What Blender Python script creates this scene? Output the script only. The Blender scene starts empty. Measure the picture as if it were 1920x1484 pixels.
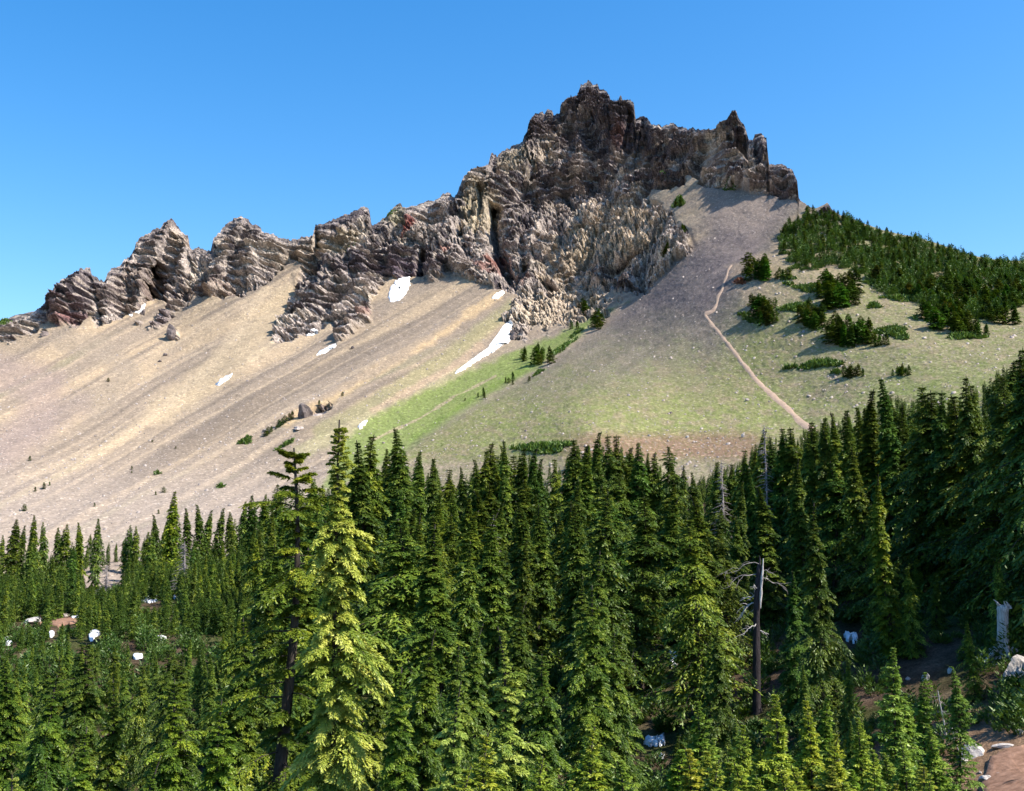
import bpy, math, random
import numpy as np
rnd = random.Random(7)
RS = np.random.RandomState

# ------------------------------------------------------------------ camera, world, sun
FPX, CX, CY = 2059.0, 960.0, 742.0          # focal length and centre, in pixels of the 1920 px wide photograph
PITCH = math.atan(258.0 / FPX)
S = bpy.context.scene
cd = bpy.data.cameras.new('camera'); cam = bpy.data.objects.new('camera', cd)
S.collection.objects.link(cam); S.camera = cam
cam.location = (0, 0, 0); cam.rotation_euler = (math.pi / 2 + PITCH, 0, 0)
cd.sensor_width = 36.0; cd.lens = 36.0 * FPX / 1920.0
cd.clip_start = 0.1; cd.clip_end = 20000

SUN_ELEV, SUN_AZ = math.radians(49), math.radians(110)     # azimuth clockwise from the view direction (+Y)
w = bpy.data.worlds.new('World'); S.world = w; w.use_nodes = True
nt = w.node_tree; bg = nt.nodes['Background']
sk = nt.nodes.new('ShaderNodeTexSky'); sk.sky_type = 'NISHITA'; sk.sun_disc = False
sk.sun_elevation = SUN_ELEV; sk.sun_rotation = SUN_AZ
sk.altitude = 300; sk.air_density = 1.15; sk.dust_density = 1.3; sk.ozone_density = 1.9
hs = nt.nodes.new('ShaderNodeHueSaturation'); hs.inputs['Saturation'].default_value = 1.45; hs.inputs['Value'].default_value = 1.0; hs.inputs['Hue'].default_value = .502
nt.links.new(sk.outputs[0], hs.inputs['Color']); nt.links.new(hs.outputs[0], bg.inputs[0]); bg.inputs[1].default_value = 0.135
sd = bpy.data.lights.new('sun', 'SUN'); so = bpy.data.objects.new('sun', sd); S.collection.objects.link(so)
sd.energy = 4.9; sd.angle = math.radians(0.53); sd.color = (1.0, 0.93, 0.80)
so.rotation_euler = (math.pi / 2 - SUN_ELEV, 0, math.pi - SUN_AZ)
so.location = (100, -20, 200)
S.view_settings.view_transform = 'Standard'; S.view_settings.look = 'None'
S.view_settings.exposure = 0.86; S.view_settings.gamma = 1.0
S.cycles.max_bounces = 5; S.cycles.diffuse_bounces = 1; S.cycles.glossy_bounces = 1
S.cycles.transmission_bounces = 2; S.cycles.transparent_max_bounces = 4
S.cycles.use_adaptive_sampling = True; S.cycles.adaptive_threshold = 0.02

# ------------------------------------------------------------------ geometry helpers
cp, sp_ = math.cos(PITCH), math.sin(PITCH)
def ray(px, py):
    """direction of horizontal length 1 through a pixel of the photograph"""
    px = np.asarray(px, float); py = np.asarray(py, float)
    a = (px - CX) / FPX; b = (CY - py) / FPX
    x = a + 0 * b; y = cp - b * sp_ + 0 * a; z = sp_ + b * cp + 0 * a
    h = np.hypot(x, y)
    return x / h, y / h, z / h
def proj(x, y, z):
    d = y * cp + z * sp_; u = -y * sp_ + z * cp
    return CX + FPX * x / d, CY - FPX * u / d
def sstep(a, b, x):
    t = np.clip((x - a) / (b - a), 0, 1); return t * t * (3 - 2 * t)

_rs = RS(3); PERM = _rs.permutation(4096).astype(np.int64); PERM = np.concatenate([PERM, PERM, PERM])
_g = _rs.normal(size=(4096, 3)); GR = (_g / np.linalg.norm(_g, axis=1)[:, None]).astype(np.float32)
JT = _rs.rand(4096, 3).astype(np.float32)
def hsh(i, j, k): return PERM[(PERM[(PERM[i & 4095] + j) & 4095] + k) & 4095]
def noise(x, y, z=None):
    x = np.asarray(x, np.float64); y = np.asarray(y, np.float64)
    z = np.zeros_like(x) + .37 if z is None else np.asarray(z, np.float64)
    i, j, k = np.floor(x).astype(np.int64), np.floor(y).astype(np.int64), np.floor(z).astype(np.int64)
    fx, fy, fz = (x - i).astype(np.float32), (y - j).astype(np.float32), (z - k).astype(np.float32)
    f = lambda t: t * t * t * (t * (t * 6 - 15) + 10)
    u, v, w_ = f(fx), f(fy), f(fz); out = 0
    for a in (0, 1):
        for b in (0, 1):
            for c in (0, 1):
                g = GR[hsh(i + a, j + b, k + c)]
                n = g[..., 0] * (fx - a) + g[..., 1] * (fy - b) + g[..., 2] * (fz - c)
                out = out + n * (u if a else 1 - u) * (v if b else 1 - v) * (w_ if c else 1 - w_)
    return out * 1.6
def fbm(x, y, z=None, o=4, g=.5):
    s, a, t = 0, 1.0, 0
    z = np.zeros_like(np.asarray(x, float)) if z is None else z
    for q in range(o):
        f = 2.03 ** q
        s = s + a * noise(x * f + 17.3 * q, y * f - 9.1 * q, z * f + 4.7 * q); t += a; a *= g
    return s / t * 1.3
def worley(x, y, z):
    i, j, k = np.floor(x).astype(np.int64), np.floor(y).astype(np.int64), np.floor(z).astype(np.int64)
    d1 = np.full(x.shape, 9., np.float32); d2 = d1.copy(); idn = np.zeros(x.shape, np.int64)
    for a in (-1, 0, 1):
        for b in (-1, 0, 1):
            for c in (-1, 0, 1):
                hh = hsh(i + a, j + b, k + c); J = JT[hh]
                d = (i + a + J[..., 0] - x) ** 2 + (j + b + J[..., 1] - y) ** 2 + (k + c + J[..., 2] - z) ** 2
                n1 = d < d1
                d2 = np.where(n1, d1, np.minimum(d2, d)); d1 = np.where(n1, d, d1); idn = np.where(n1, hh, idn)
    return np.sqrt(d1), np.sqrt(d2), JT[idn][..., 1]
def segd(px, py, pts):
    """distance in pixels to a polyline"""
    best = np.full(px.shape, 1e9)
    for (x0, y0), (x1, y1) in zip(pts[:-1], pts[1:]):
        dx, dy = x1 - x0, y1 - y0; L = dx * dx + dy * dy + 1e-9
        t = np.clip(((px - x0) * dx + (py - y0) * dy) / L, 0, 1)
        best = np.minimum(best, (px - x0 - t * dx) ** 2 + (py - y0 - t * dy) ** 2)
    return np.sqrt(best)
def poly_sd(px, py, pts):
    """signed distance (positive inside)"""
    p = pts + [pts[0]]; d = segd(px, py, p); ins = np.zeros(px.shape, bool)
    for (x0, y0), (x1, y1) in zip(p[:-1], p[1:]):
        if y0 == y1: continue
        c = ((y0 > py) != (y1 > py)) & (px < (x1 - x0) * (py - y0) / (y1 - y0) + x0)
        ins ^= c
    return np.where(ins, d, -d)

# ------------------------------------------------------------------ object helpers
COL = S.collection
def link(o, parent=None):
    COL.objects.link(o)
    if parent is not None: o.parent = parent
    return o
def mesh_np(name, V, Fc, mats=(), attrs=None, cols=None, smooth=None):
    """mesh from numpy arrays; faces all of one size"""
    me = bpy.data.meshes.new(name); V = np.ascontiguousarray(V, np.float32); Fc = np.ascontiguousarray(Fc, np.int32)
    n, k = Fc.shape
    me.vertices.add(len(V)); me.vertices.foreach_set('co', V.ravel())
    me.loops.add(n * k); me.loops.foreach_set('vertex_index', Fc.ravel())
    me.polygons.add(n); me.polygons.foreach_set('loop_start', np.arange(0, n * k, k, dtype=np.int32))
    me.polygons.foreach_set('loop_total', np.full(n, k, np.int32))
    if smooth is not None:
        me.polygons.foreach_set('use_smooth', smooth if not np.isscalar(smooth) else np.full(n, bool(smooth)))
    for key, a in (attrs or {}).items():
        at = me.attributes.new(key, 'FLOAT', 'POINT'); at.data.foreach_set('value', np.ascontiguousarray(a, np.float32))
    for key, a in (cols or {}).items():
        at = me.attributes.new(key, 'FLOAT_COLOR', 'POINT')
        c4 = np.ones((len(V), 4), np.float32); c4[:, :3] = a; at.data.foreach_set('color', c4.ravel())
    for m in mats: me.materials.append(m)
    me.update(calc_edges=True); me.validate()
    return me
def tag(o, label=None, cat=None, group=None, kind=None):
    if label: o['label'] = label
    if cat: o['category'] = cat
    if group: o['group'] = group
    if kind: o['kind'] = kind
    return o
def empty(name, loc=(0, 0, 0), rz=0.0):
    o = bpy.data.objects.new(name, None); COL.objects.link(o); o.location = loc; o.rotation_euler = (0, 0, rz)
    o.empty_display_size = .5
    return o
def obj(name, me, parent=None): return link(bpy.data.objects.new(name, me), parent)

# ------------------------------------------------------------------ materials
def mat(name):
    m = bpy.data.materials.new(name); m.use_nodes = True; n = m.node_tree; n.nodes.clear()
    return m, n, n.nodes.new('ShaderNodeOutputMaterial')
def nd(n, t, **kw):
    o = n.nodes.new(t)
    for k, v in kw.items():
        if k in o.inputs.keys() if isinstance(k, str) else False: o.inputs[k].default_value = v
        else: setattr(o, k, v)
    return o
def ramp(n, src, stops):
    r = n.nodes.new('ShaderNodeValToRGB'); n.links.new(src, r.inputs[0]); e = r.color_ramp.elements
    while len(e) < len(stops): e.new(.5)
    for q, (p, c) in zip(e, stops):
        q.position = p; q.color = (c, c, c, 1) if not hasattr(c, '__len__') else (*c, 1)
    return r.outputs[0]
def tnoise(n, co, scale, detail=5, rough=.55):
    t = n.nodes.new('ShaderNodeTexNoise'); t.inputs['Scale'].default_value = scale
    t.inputs['Detail'].default_value = detail; t.inputs['Roughness'].default_value = rough
    n.links.new(co, t.inputs['Vector']); return t.outputs['Fac']
def mulc(n, a, b, mode='MULTIPLY', fac=1.0):
    m = n.nodes.new('ShaderNodeMix'); m.data_type = 'RGBA'; m.blend_type = mode
    if hasattr(fac, 'links'): n.links.new(fac, m.inputs[0])
    else: m.inputs[0].default_value = fac
    for s, i in ((a, 6), (b, 7)):
        if hasattr(s, 'links'): n.links.new(s, m.inputs[i])
        else: m.inputs[i].default_value = (*s, 1)
    return m.outputs[2]

def mountain_mat():
    m, n, out = mat('mountain_rock_and_scree')
    b = n.nodes.new('ShaderNodeBsdfDiffuse'); b.inputs['Roughness'].default_value = .6
    geo = n.nodes.new('ShaderNodeNewGeometry'); P = geo.outputs['Position']
    a = nd(n, 'ShaderNodeAttribute', attribute_name='Col'); rk = nd(n, 'ShaderNodeAttribute', attribute_name='rock')
    # speckle of stones on scree; lichen and weathering on rock
    v = n.nodes.new('ShaderNodeTexVoronoi'); v.inputs['Scale'].default_value = 2.0; n.links.new(P, v.inputs['Vector'])
    bw = n.nodes.new('ShaderNodeSeparateColor'); n.links.new(v.outputs['Color'], bw.inputs[0])
    stone = ramp(n, bw.outputs[0], [(0, .8), (.5, .97), (.9, 1.03), (.95, 1.3), (1, 1.6)])
    f1 = ramp(n, tnoise(n, P, .35, 6, .65), [(.25, .86), (.5, 1.0), (.75, 1.12)])
    f2 = ramp(n, tnoise(n, P, 1.1, 6, .7), [(.34, .38), (.5, 1.0), (.64, 1.8)])
    scree = mulc(n, mulc(n, a.outputs['Color'], stone), f1)
    rock = mulc(n, a.outputs['Color'], f2)
    c = mulc(n, scree, rock, 'MIX', rk.outputs['Fac'])
    n.links.new(c, b.inputs['Color'])
    h1 = tnoise(n, P, .8, 8, .7)
    bp = n.nodes.new('ShaderNodeBump'); bp.inputs['Distance'].default_value = 1.0
    st = nd(n, 'ShaderNodeMapRange'); n.links.new(rk.outputs['Fac'], st.inputs[0])
    st.inputs[3].default_value = .35; st.inputs[4].default_value = .95
    n.links.new(st.outputs[0], bp.inputs['Strength']); n.links.new(h1, bp.inputs['Height'])
    n.links.new(bp.outputs[0], b.inputs['Normal']); n.links.new(b.outputs[0], out.inputs[0])
    return m
def ground_mat():
    m, n, out = mat('forest_floor')
    b = n.nodes.new('ShaderNodeBsdfDiffuse'); geo = n.nodes.new('ShaderNodeNewGeometry'); P = geo.outputs['Position']
    a = nd(n, 'ShaderNodeAttribute', attribute_name='Col')
    f1 = ramp(n, tnoise(n, P, 1.2, 8, .7), [(.3, .5), (.5, 1.0), (.7, 1.5)])
    f2 = ramp(n, tnoise(n, P, 9, 6, .7), [(.3, .6), (.5, 1.0), (.68, 1.6)])
    n.links.new(mulc(n, mulc(n, a.outputs['Color'], f1), f2), b.inputs['Color'])
    bp = n.nodes.new('ShaderNodeBump'); bp.inputs['Distance'].default_value = .15; bp.inputs['Strength'].default_value = .8
    n.links.new(tnoise(n, P, 6, 8, .7), bp.inputs['Height']); n.links.new(bp.outputs[0], b.inputs['Normal'])
    n.links.new(b.outputs[0], out.inputs[0]); return m
def plain_mat(name, c1, c2, scale=3.0, bump=.3, dist=.05, rough=.9, stretch=None):
    m, n, out = mat(name); b = n.nodes.new('ShaderNodeBsdfPrincipled'); b.inputs['Roughness'].default_value = rough
    b.inputs['Specular IOR Level'].default_value = .2
    tc = n.nodes.new('ShaderNodeTexCoord'); P = tc.outputs['Object']
    if stretch:
        mp = n.nodes.new('ShaderNodeMapping'); mp.inputs['Scale'].default_value = stretch
        n.links.new(P, mp.inputs[0]); P = mp.outputs[0]
    f = tnoise(n, P, scale, 8, .65)
    n.links.new(ramp(n, f, [(.32, c1), (.68, c2)]), b.inputs['Base Color'])
    bp = n.nodes.new('ShaderNodeBump'); bp.inputs['Distance'].default_value = dist; bp.inputs['Strength'].default_value = bump
    n.links.new(f, bp.inputs['Height']); n.links.new(bp.outputs[0], b.inputs['Normal'])
    n.links.new(b.outputs[0], out.inputs[0]); return m
def foliage_mat(name, stops, trans=.28, by_object=True):
    m, n, out = mat(name)
    a = nd(n, 'ShaderNodeAttribute', attribute_name='tint')
    c = ramp(n, a.outputs['Fac'], stops)
    if by_object:
        oi = n.nodes.new('ShaderNodeObjectInfo'); c = mulc(n, c, oi.outputs['Color'])
    d = n.nodes.new('ShaderNodeBsdfDiffuse'); t = n.nodes.new('ShaderNodeBsdfTranslucent'); g = n.nodes.new('ShaderNodeBsdfGlossy')
    n.links.new(c, d.inputs[0]); n.links.new(mulc(n, c, (1.25, 1.15, .5)), t.inputs[0])
    g.inputs['Roughness'].default_value = .45; g.inputs[0].default_value = (.9, 1, .8, 1)
    m1 = n.nodes.new('ShaderNodeMixShader'); m1.inputs[0].default_value = trans
    n.links.new(d.outputs[0], m1.inputs[1]); n.links.new(t.outputs[0], m1.inputs[2])
    m2 = n.nodes.new('ShaderNodeMixShader'); m2.inputs[0].default_value = .03
    n.links.new(m1.outputs[0], m2.inputs[1]); n.links.new(g.outputs[0], m2.inputs[2])
    n.links.new(m2.outputs[0], out.inputs[0]); return m
M_MTN = mountain_mat(); M_GROUND = ground_mat()
M_SNOW = plain_mat('old_snow', (.78, .8, .84), (.9, .9, .9), 1.5, .4, .1, .6)
M_TRAIL = plain_mat('trail_dust', (.29, .205, .15), (.43, .31, .225), .8, .5, .2)
M_ROCKD = plain_mat('dark_lava_rock', (.06, .05, .055), (.26, .21, .19), .7, 1, .5)
M_ROCKL = plain_mat('pale_rock', (.30, .27, .25), (.62, .57, .53), 2.0, .8, .15)
M_ROCKP = plain_mat('scree_stone_rock', (.16, .13, .125), (.48, .42, .38), .6, .6, .2)
M_DIRT = plain_mat('path_dirt', (.17, .09, .055), (.36, .21, .14), 3.0, .8, .05)
M_BARK = plain_mat('dark_bark', (.025, .019, .016), (.085, .07, .06), 5, .8, .04, stretch=(3, 3, .6))
M_DEAD = plain_mat('weathered_dead_wood', (.30, .27, .26), (.68, .64, .62), 6, .8, .04, stretch=(4, 4, .5))
M_DEADD = plain_mat('dark_dead_wood', (.012, .01, .012), (.06, .05, .055), 6, .8, .04, stretch=(4, 4, .5))  # near-black dead wood for the broken snag's trunk
M_TWIG = plain_mat('grey_dead_twigs', (.14, .12, .12), (.38, .34, .33), 6, .3, .01)
M_FOL = foliage_mat('needles_dark', [(0, (.013, .033, .007)), (.4, (.037, .074, .010)), (.75, (.096, .148, .016)), (1, (.215, .26, .033))], .18)
M_FOLY = foliage_mat('needles_fresh_yellow', [(0, (.05, .10, .014)), (.35, (.16, .225, .032)), (.7, (.38, .42, .075)), (1, (.60, .60, .16))], .22)
M_MAT = foliage_mat('low_shrub_leaves', [(0, (.03, .07, .012)), (.5, (.07, .13, .02)), (1, (.13, .20, .035))], .2)

# ------------------------------------------------------------------ the mountain: one surface from forest edge over the crest and down behind
SKY = [(-900,760),(-500,690),(-200,640),(-60,612),(0,604),(22,593),(44,588),(77,577),(89,559),(93,550),(109,535),(120,520),(139,511),(155,503),(170,504),(173,515),(186,526),
 (197,528),(200,517),(204,508),(226,495),(242,482),(252,466),(255,455),(270,440),(288,429),(299,427),(310,415),(320,409),(330,420),(339,435),(353,444),(355,464),(359,469),
 (372,464),(383,468),(389,471),(396,466),(401,446),(419,422),(438,411),(452,404),(465,411),(474,420),(489,427),(492,437),(514,442),(534,449),(547,451),(565,447),(580,444),
 (589,443),(591,422),(605,420),(627,413),(649,402),(667,393),(680,386),(691,391),(695,411),(697,422),(700,424),(718,409),(735,393),(746,383),(749,379),(755,389),(779,387),
 (796,378),(822,372),(831,361),(844,363),(851,372),(860,358),(868,334),(879,323),(897,315),(914,308),(921,288),(932,291),(949,280),(980,267),(987,251),(995,225),(1003,216),
 (1011,212),(1017,209),(1020,216),(1023,214),(1026,208),(1035,207),(1039,216),(1050,214),(1053,194),(1067,183),(1083,177),(1089,159),(1102,154),(1120,157),(1124,166),(1137,170),(1143,181),(1145,192),
 (1155,191),(1160,188),(1164,181),(1168,189),(1172,189),(1181,186),(1189,196),(1192,223),(1199,219),(1205,217),(1214,222),(1223,231),(1242,238),(1252,236),(1258,231),(1266,234),(1270,240),(1282,240),(1312,242),
 (1339,245),(1347,231),(1365,223),(1371,211),(1375,206),(1380,208),(1385,223),(1396,238),(1403,260),(1411,262),(1415,253),(1426,249),(1437,260),(1439,282),(1442,308),(1450,307),(1470,308),
 (1487,321),(1495,339),(1498,374),(1514,386),(1526,391),(1537,388),(1546,384),(1551,380),(1556,386),(1560,391),(1575,404),(1601,411),(1624,421),(1650,430),(1680,438),(1725,447),(1755,456),
 (1781,465),(1807,475),(1845,484),(1875,488),(1920,490),(2100,500),(2500,560),(2900,640)]
CTRL = [(-900,1150,230),(-900,800,480),(-400,1100,215),(-400,760,450),(0,1150,190),(0,1060,215),(0,980,262),(0,800,375),(0,640,505),(0,604,520),(-400,690,540),(-900,760,520),
 (300,1060,205),(250,900,300),(250,750,395),(200,610,500),(160,510,520),(320,600,510),(320,410,545),(500,1020,212),(500,900,285),(560,560,500),(560,450,530),(460,700,400),(450,405,545),
 (640,1000,208),(750,850,290),(750,700,370),(750,520,495),(750,385,540),(900,1000,192),(960,600,428),(850,700,368),(700,830,298),(960,530,470),(900,315,555),
 (1000,860,238),(1100,800,242),(1300,700,300),(1300,560,362),(1100,530,468),(1100,300,560),(1100,155,600),(1000,650,392),(1250,450,428),(1450,380,425),(1490,330,430),(1375,210,490),(1300,300,485),
 (1280,240,520),(1500,420,390),(1512,386,408),(1700,440,398),(1920,492,380),(1500,600,305),(1500,800,235),(1500,900,172),(1250,950,190),(1920,650,262),(1700,650,268),(1920,800,170),(1700,800,205),
 (2900,640,330),(2900,1000,120),(2400,560,350),(2400,850,140),(1500,1150,120),(1920,1150,85),(900,1150,150),(600,1150,165),(1200,1150,135),(2500,1150,80)]
_c = np.array(CTRL, float); _cx, _cy = _c[:, 0] / 1000, _c[:, 1] / 1000
def _phi(d2): return .5 * d2 * np.log(d2 + 1e-9)
_n = len(_c); _A = np.zeros((_n + 3, _n + 3))
_A[:_n, :_n] = _phi((_cx[:, None] - _cx) ** 2 + (_cy[:, None] - _cy) ** 2) + np.eye(_n) * 2e-3
_A[:_n, _n] = 1; _A[:_n, _n + 1] = _cx; _A[:_n, _n + 2] = _cy; _A[_n:, :_n] = _A[:_n, _n:].T
_W = np.linalg.solve(_A, np.concatenate([np.log(_c[:, 2]), [0, 0, 0]]))
def smooth_r(px, py):
    x, y = px / 1000, py / 1000; s = _W[_n] + _W[_n + 1] * x + _W[_n + 2] * y
    for q in range(_n): s = s + _W[q] * _phi((x - _cx[q]) ** 2 + (y - _cy[q]) ** 2)
    return np.exp(s)
CONE = [(1180,300),(1330,440),(1280,480),(1200,555),(1130,612),(1070,655),(1000,700),(940,735),(880,770),(800,822),(720,875),(640,935)]
_cyy = np.array([p[1] for p in CONE[1:]]); _cxx = np.array([p[0] for p in CONE[1:]])
def base_r(px, py):
    r = smooth_r(px, py)
    d = (px - np.interp(py, _cyy, _cxx)) * .55
    amt = sstep(440, 520, py) * (1 - sstep(900, 1000, py))
    r = r * (1 - amt * .055 * sstep(-8, 110, d) * (1 - .9 * sstep(120, 520, d)))
    r = r * (1 + amt * .030 * np.exp(-((d + 55) / 60) ** 2))
    return r
sk_x = np.array([p[0] for p in SKY], float); sk_y = np.array([p[1] for p in SKY], float)
px1 = np.concatenate([np.arange(-900, 0, 9.), np.arange(0, 1920, 1.45), np.arange(1920, 2900, 9.)])
jag = np.clip((px1 - 40) / 60, 0, 1) * np.clip((1520 - px1) / 30, .25, 1)
sky1 = np.interp(px1, sk_x, sk_y) + jag * (3.2 * noise(px1 / 7.0, px1 * 0 + 3.1) + 2.6 * noise(px1 / 3.2, px1 * 0 + 8.1))
NR, NB = 600, 26
tt = np.linspace(0, 1, NR)[None, :] ** 1.22
PX = np.repeat(px1[:, None], NR, 1); sgx = np.arange(px1.min() - 200, px1.max() + 200, 1.45); kern = np.exp(-.5 * (np.arange(-120, 121) * 1.45 / 45) ** 2); kern /= kern.sum()
skysm = np.interp(px1, sgx, np.convolve(np.interp(sgx, px1, sky1), kern, 'same'))
PY = skysm[:, None] + (1150 - skysm[:, None]) * tt + (sky1 - skysm)[:, None] * (1 - tt) ** 11
RR = base_r(PX, PY)

ROCK = [(-900,900),(-300,690),(-60,640),(0,640),(16,641),(47,630),(77,608),(91,604),(113,612),(146,613),(168,597),(182,615),(204,604),(241,590),(270,571),(292,560),(310,572),(292,593),(281,619),(310,608),
 (346,579),(365,557),(401,553),(419,560),(456,550),(490,536),(512,520),(545,480),(560,500),(552,560),(530,590),(505,640),(525,645),(569,630),(598,612),(620,600),(632,641),(656,632),(690,606),(700,560),(722,522),(783,518),(809,525),(844,514),
 (888,527),(932,544),(945,545),(968,552),(950,600),(962,632),(985,640),(1010,600),(1080,545),(1140,548),(1207,551),(1242,514),(1299,466),(1282,426),(1262,404),(1222,372),(1216,352),(1286,350),(1290,330),(1340,352),(1420,362),(1497,380),(1530,300),
 (1500,100),(900,50),(200,300),(-900,500)]
SCREE_IN = [[(1310,290),(1340,268),(1370,285),(1385,310),(1350,325)], [(1150,300),(1180,283),(1205,290),(1240,310),(1215,330),(1170,322)]]
sd = poly_sd(PX, PY, ROCK)
wig = 11 * fbm(PX / 26, PY / 18, o=4)
wig = wig + 26 * np.exp(-((PX - 1060) / 140) ** 2 - ((PY - 590) / 45) ** 2) * fbm(PX / 22 + 5, PY / 13, o=4)
rockm = sstep(-2.5, 4, sd + wig)
for pl in SCREE_IN: rockm *= 1 - .5 * sstep(-8, 8, poly_sd(PX, PY, pl) + wig)
crest = np.clip((1520 - PX) / 20, 0, 1)
rockm *= crest
knob = sstep(0, 6, 15 - np.hypot((PX - 1553) * .6, PY - 397)); rockm = np.maximum(rockm, knob)
# pale broken outcrops below the cliffs, and small outcrops standing out of the scree
OUT = [((1060,575),(95,38),-.25),((1000,590),(45,30),0),((640,615),(22,22),0),((585,610),(30,16),-.3),((600,768),(28,9),-.35),((330,628),(9,12),0),((262,607),(8,6),0),((82,625),(8,6),0)]
for (cx, cy), (rx, ry), an in OUT:
    dx, dy = PX - cx, PY - cy; X_ = dx * math.cos(an) + dy * math.sin(an); Y_ = -dx * math.sin(an) + dy * math.cos(an)
    e = 1 - np.hypot(X_ / rx, Y_ / ry); rockm = np.maximum(rockm, sstep(-.05, .3, e + .045 * wig) * .9)

# sculpt: the cliffs stand proud of the scree, gullies and chasms cut back into them (metres, + = farther)
dR = -5.0 * sstep(0, 16, sd + .5 * wig) * crest * (1 - .8 * np.exp(-((PX - 1080) / 150) ** 2 - ((PY - 570) / 60) ** 2))
CUT = [([(1095,428),(1060,452),(1022,482)],7,9),([(1245,415),(1205,468),(1150,520)],8,10),([(1005,368),(985,420),(978,470)],7,9),([(1200,375),(1185,425)],6,7),([(1140,325),(1095,362),(1040,372)],6,6),([(1060,300),(1010,330),(960,345)],6,7),([(1120,440),(1100,500),(1060,540)],7,8),([(890,380),(880,430),(850,450)],6,8),
 ([(760,450),(800,470)],7,7),([(1270,250),(1230,290)],5,5),([(1330,300),(1290,330)],5,4),([(1070,210),(1040,250)],5,6),([(930,400),(926,430),(934,470),(945,505),(958,532)],10,30),([(985,500),(965,525)],7,16),([(903,365),(905,400),(893,440)],6,8),([(860,425),(868,455),(880,480)],7,8),([(795,488),(790,515)],10,20),([(838,505),(845,517)],7,7),
 ([(1059,368),(1072,385),(1085,410)],5,8),([(1183,222),(1176,262),(1168,285)],5,10),([(1113,230),(1128,275)],4,5),([(1205,225),(1200,285),(1190,300)],4,6),([(288,505),(280,530),(288,562)],10,22),([(592,425),(596,450),(590,480)],4,8),
 ([(665,505),(670,530)],8,9),([(605,500),(640,528)],8,7),([(183,560),(186,600)],5,7),([(125,595),(150,610)],9,5),([(925,318),(932,335)],6,8),([(1010,450),(1000,480)],6,5),([(1040,425),(1055,445)],7,5),
 ([(1110,490),(1120,470)],4,4),([(1250,300),(1240,322)],5,5),([(1367,258),(1395,262)],7,5),([(1150,505),(1190,520)],8,5),([(1100,330),(1120,345)],8,4),([(1290,430),(1300,460)],5,5),([(870,330),(876,350)],4,5),
 ([(1135,540),(1205,540)],8,10),([(1010,520),(1040,545)],7,9),([(545,520),(555,560)],6,5),([(240,500),(230,540)],5,4),([(330,540),(345,560)],5,4),([(1300,270),(1260,300)],4,3),([(1442,262),(1448,300)],3,3)]
for pts, wd, dep in CUT:
    d = segd(PX, PY, pts); dR += dep * np.exp(-(d / wd) ** 2 * (1 + .5 * wig / 9)) * crest
RIB = [([(1070,225),(1010,290),(950,345)],10,6),([(1180,350),(1120,400),(1090,420)],12,6),([(1230,400),(1190,440),(1130,500)],11,7),([(1080,450),(1040,490),(1010,530)],12,7),([(1020,380),(1005,440)],9,6),([(1000,230),(990,300),(960,360)],9,6),([(1100,170),(1090,260),(1060,330)],14,6),([(1230,240),(1225,300)],8,5),([(1150,215),(1150,280)],9,5),([(850,400),(835,480)],12,5),([(905,430),(900,520)],10,6),([(980,420),(995,500)],11,6),
 ([(1100,420),(1040,520)],16,5),([(1180,400),(1160,500)],16,4),([(1260,430),(1230,510)],12,4),([(320,420),(265,500),(240,570)],12,7),([(450,410),(420,480),(390,540)],14,6),([(670,395),(640,430)],10,6),([(150,510),(120,580)],10,6),
 ([(760,400),(735,470),(740,510)],12,5),([(640,470),(600,560),(580,610)],12,5),([(1375,215),(1380,255)],7,6),([(1428,255),(1432,300)],6,5),([(345,450),(335,500)],8,5),([(470,430),(480,500)],9,3)]
for pts, wd, dep in RIB:
    d = segd(PX, PY, pts); dR -= dep * np.exp(-(d / wd) ** 2) * crest
skyd = PY - sky1[:, None]
dR *= np.clip(skyd / 10, .3, 1)
dR *= sstep(0.2, .8, rockm) * .75 + .25
RR = RR + dR
dx_, dy_, dz_ = ray(PX, PY)
P0 = np.stack([dx_ * RR, dy_ * RR, dz_ * RR], -1)
x, y, z = P0[..., 0], P0[..., 1], P0[..., 2]
D = np.zeros_like(x)
mk = rockm > .01; xs, ys, zs = x[mk], y[mk], z[mk]
warp = 3.5 * fbm(xs / 16, ys / 16, zs / 16, 3)
strat_m = np.clip(.55 + 1.5 * noise(xs / 38, ys / 38, zs / 30 + 5), .12, 1)
def zone(ps):
    o_ = np.zeros(xs.shape)
    for cx, cy, rx, ry in ps: o_ = np.maximum(o_, np.exp(-((PX[mk] - cx) / rx) ** 2 - ((PY[mk] - cy) / ry) ** 2))
    return o_
strat_m = np.clip(strat_m + .9 * zone([(1110, 335, 170, 55), (1060, 240, 90, 50), (1200, 240, 60, 50), (1250, 330, 60, 30), (1460, 345, 60, 40), (745, 505, 70, 22), (290, 470, 60, 50), (140, 560, 70, 50), (640, 590, 70, 40), (1270, 270, 60, 30), (1385, 240, 30, 25), (870, 500, 60, 25)]) - 1.0 * zone([(1150, 460, 120, 60), (960, 300, 50, 20), (880, 400, 50, 50), (1060, 570, 110, 40)]), .08, 1.2)
hgt = zs + .07 * xs + .03 * ys + .45 * warp
saw = lambda t, k=.2: np.where(t < k, t / k, (1 - t) / (1 - k))
fr = lambda t: t - np.floor(t)
f1, f2, c1 = worley(xs / 7.5 + warp / 8, ys / 7.5, zs / 11.0 + warp / 9); hgt = hgt + .9 * c1
v1 = noise(xs / 9 + 3, ys / 9, np.floor(hgt / 3.6) * 7.3)
blk = 1 - sstep(.35, .75, strat_m)
D1 = 8.0 * fbm(xs / 26, ys / 30, zs / 34, 4)
rid = 1 - np.abs(noise(xs / 15 + warp / 9, ys / 15, zs / 46)) * 2
D1 += 4.8 * (rid - .5)
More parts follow.
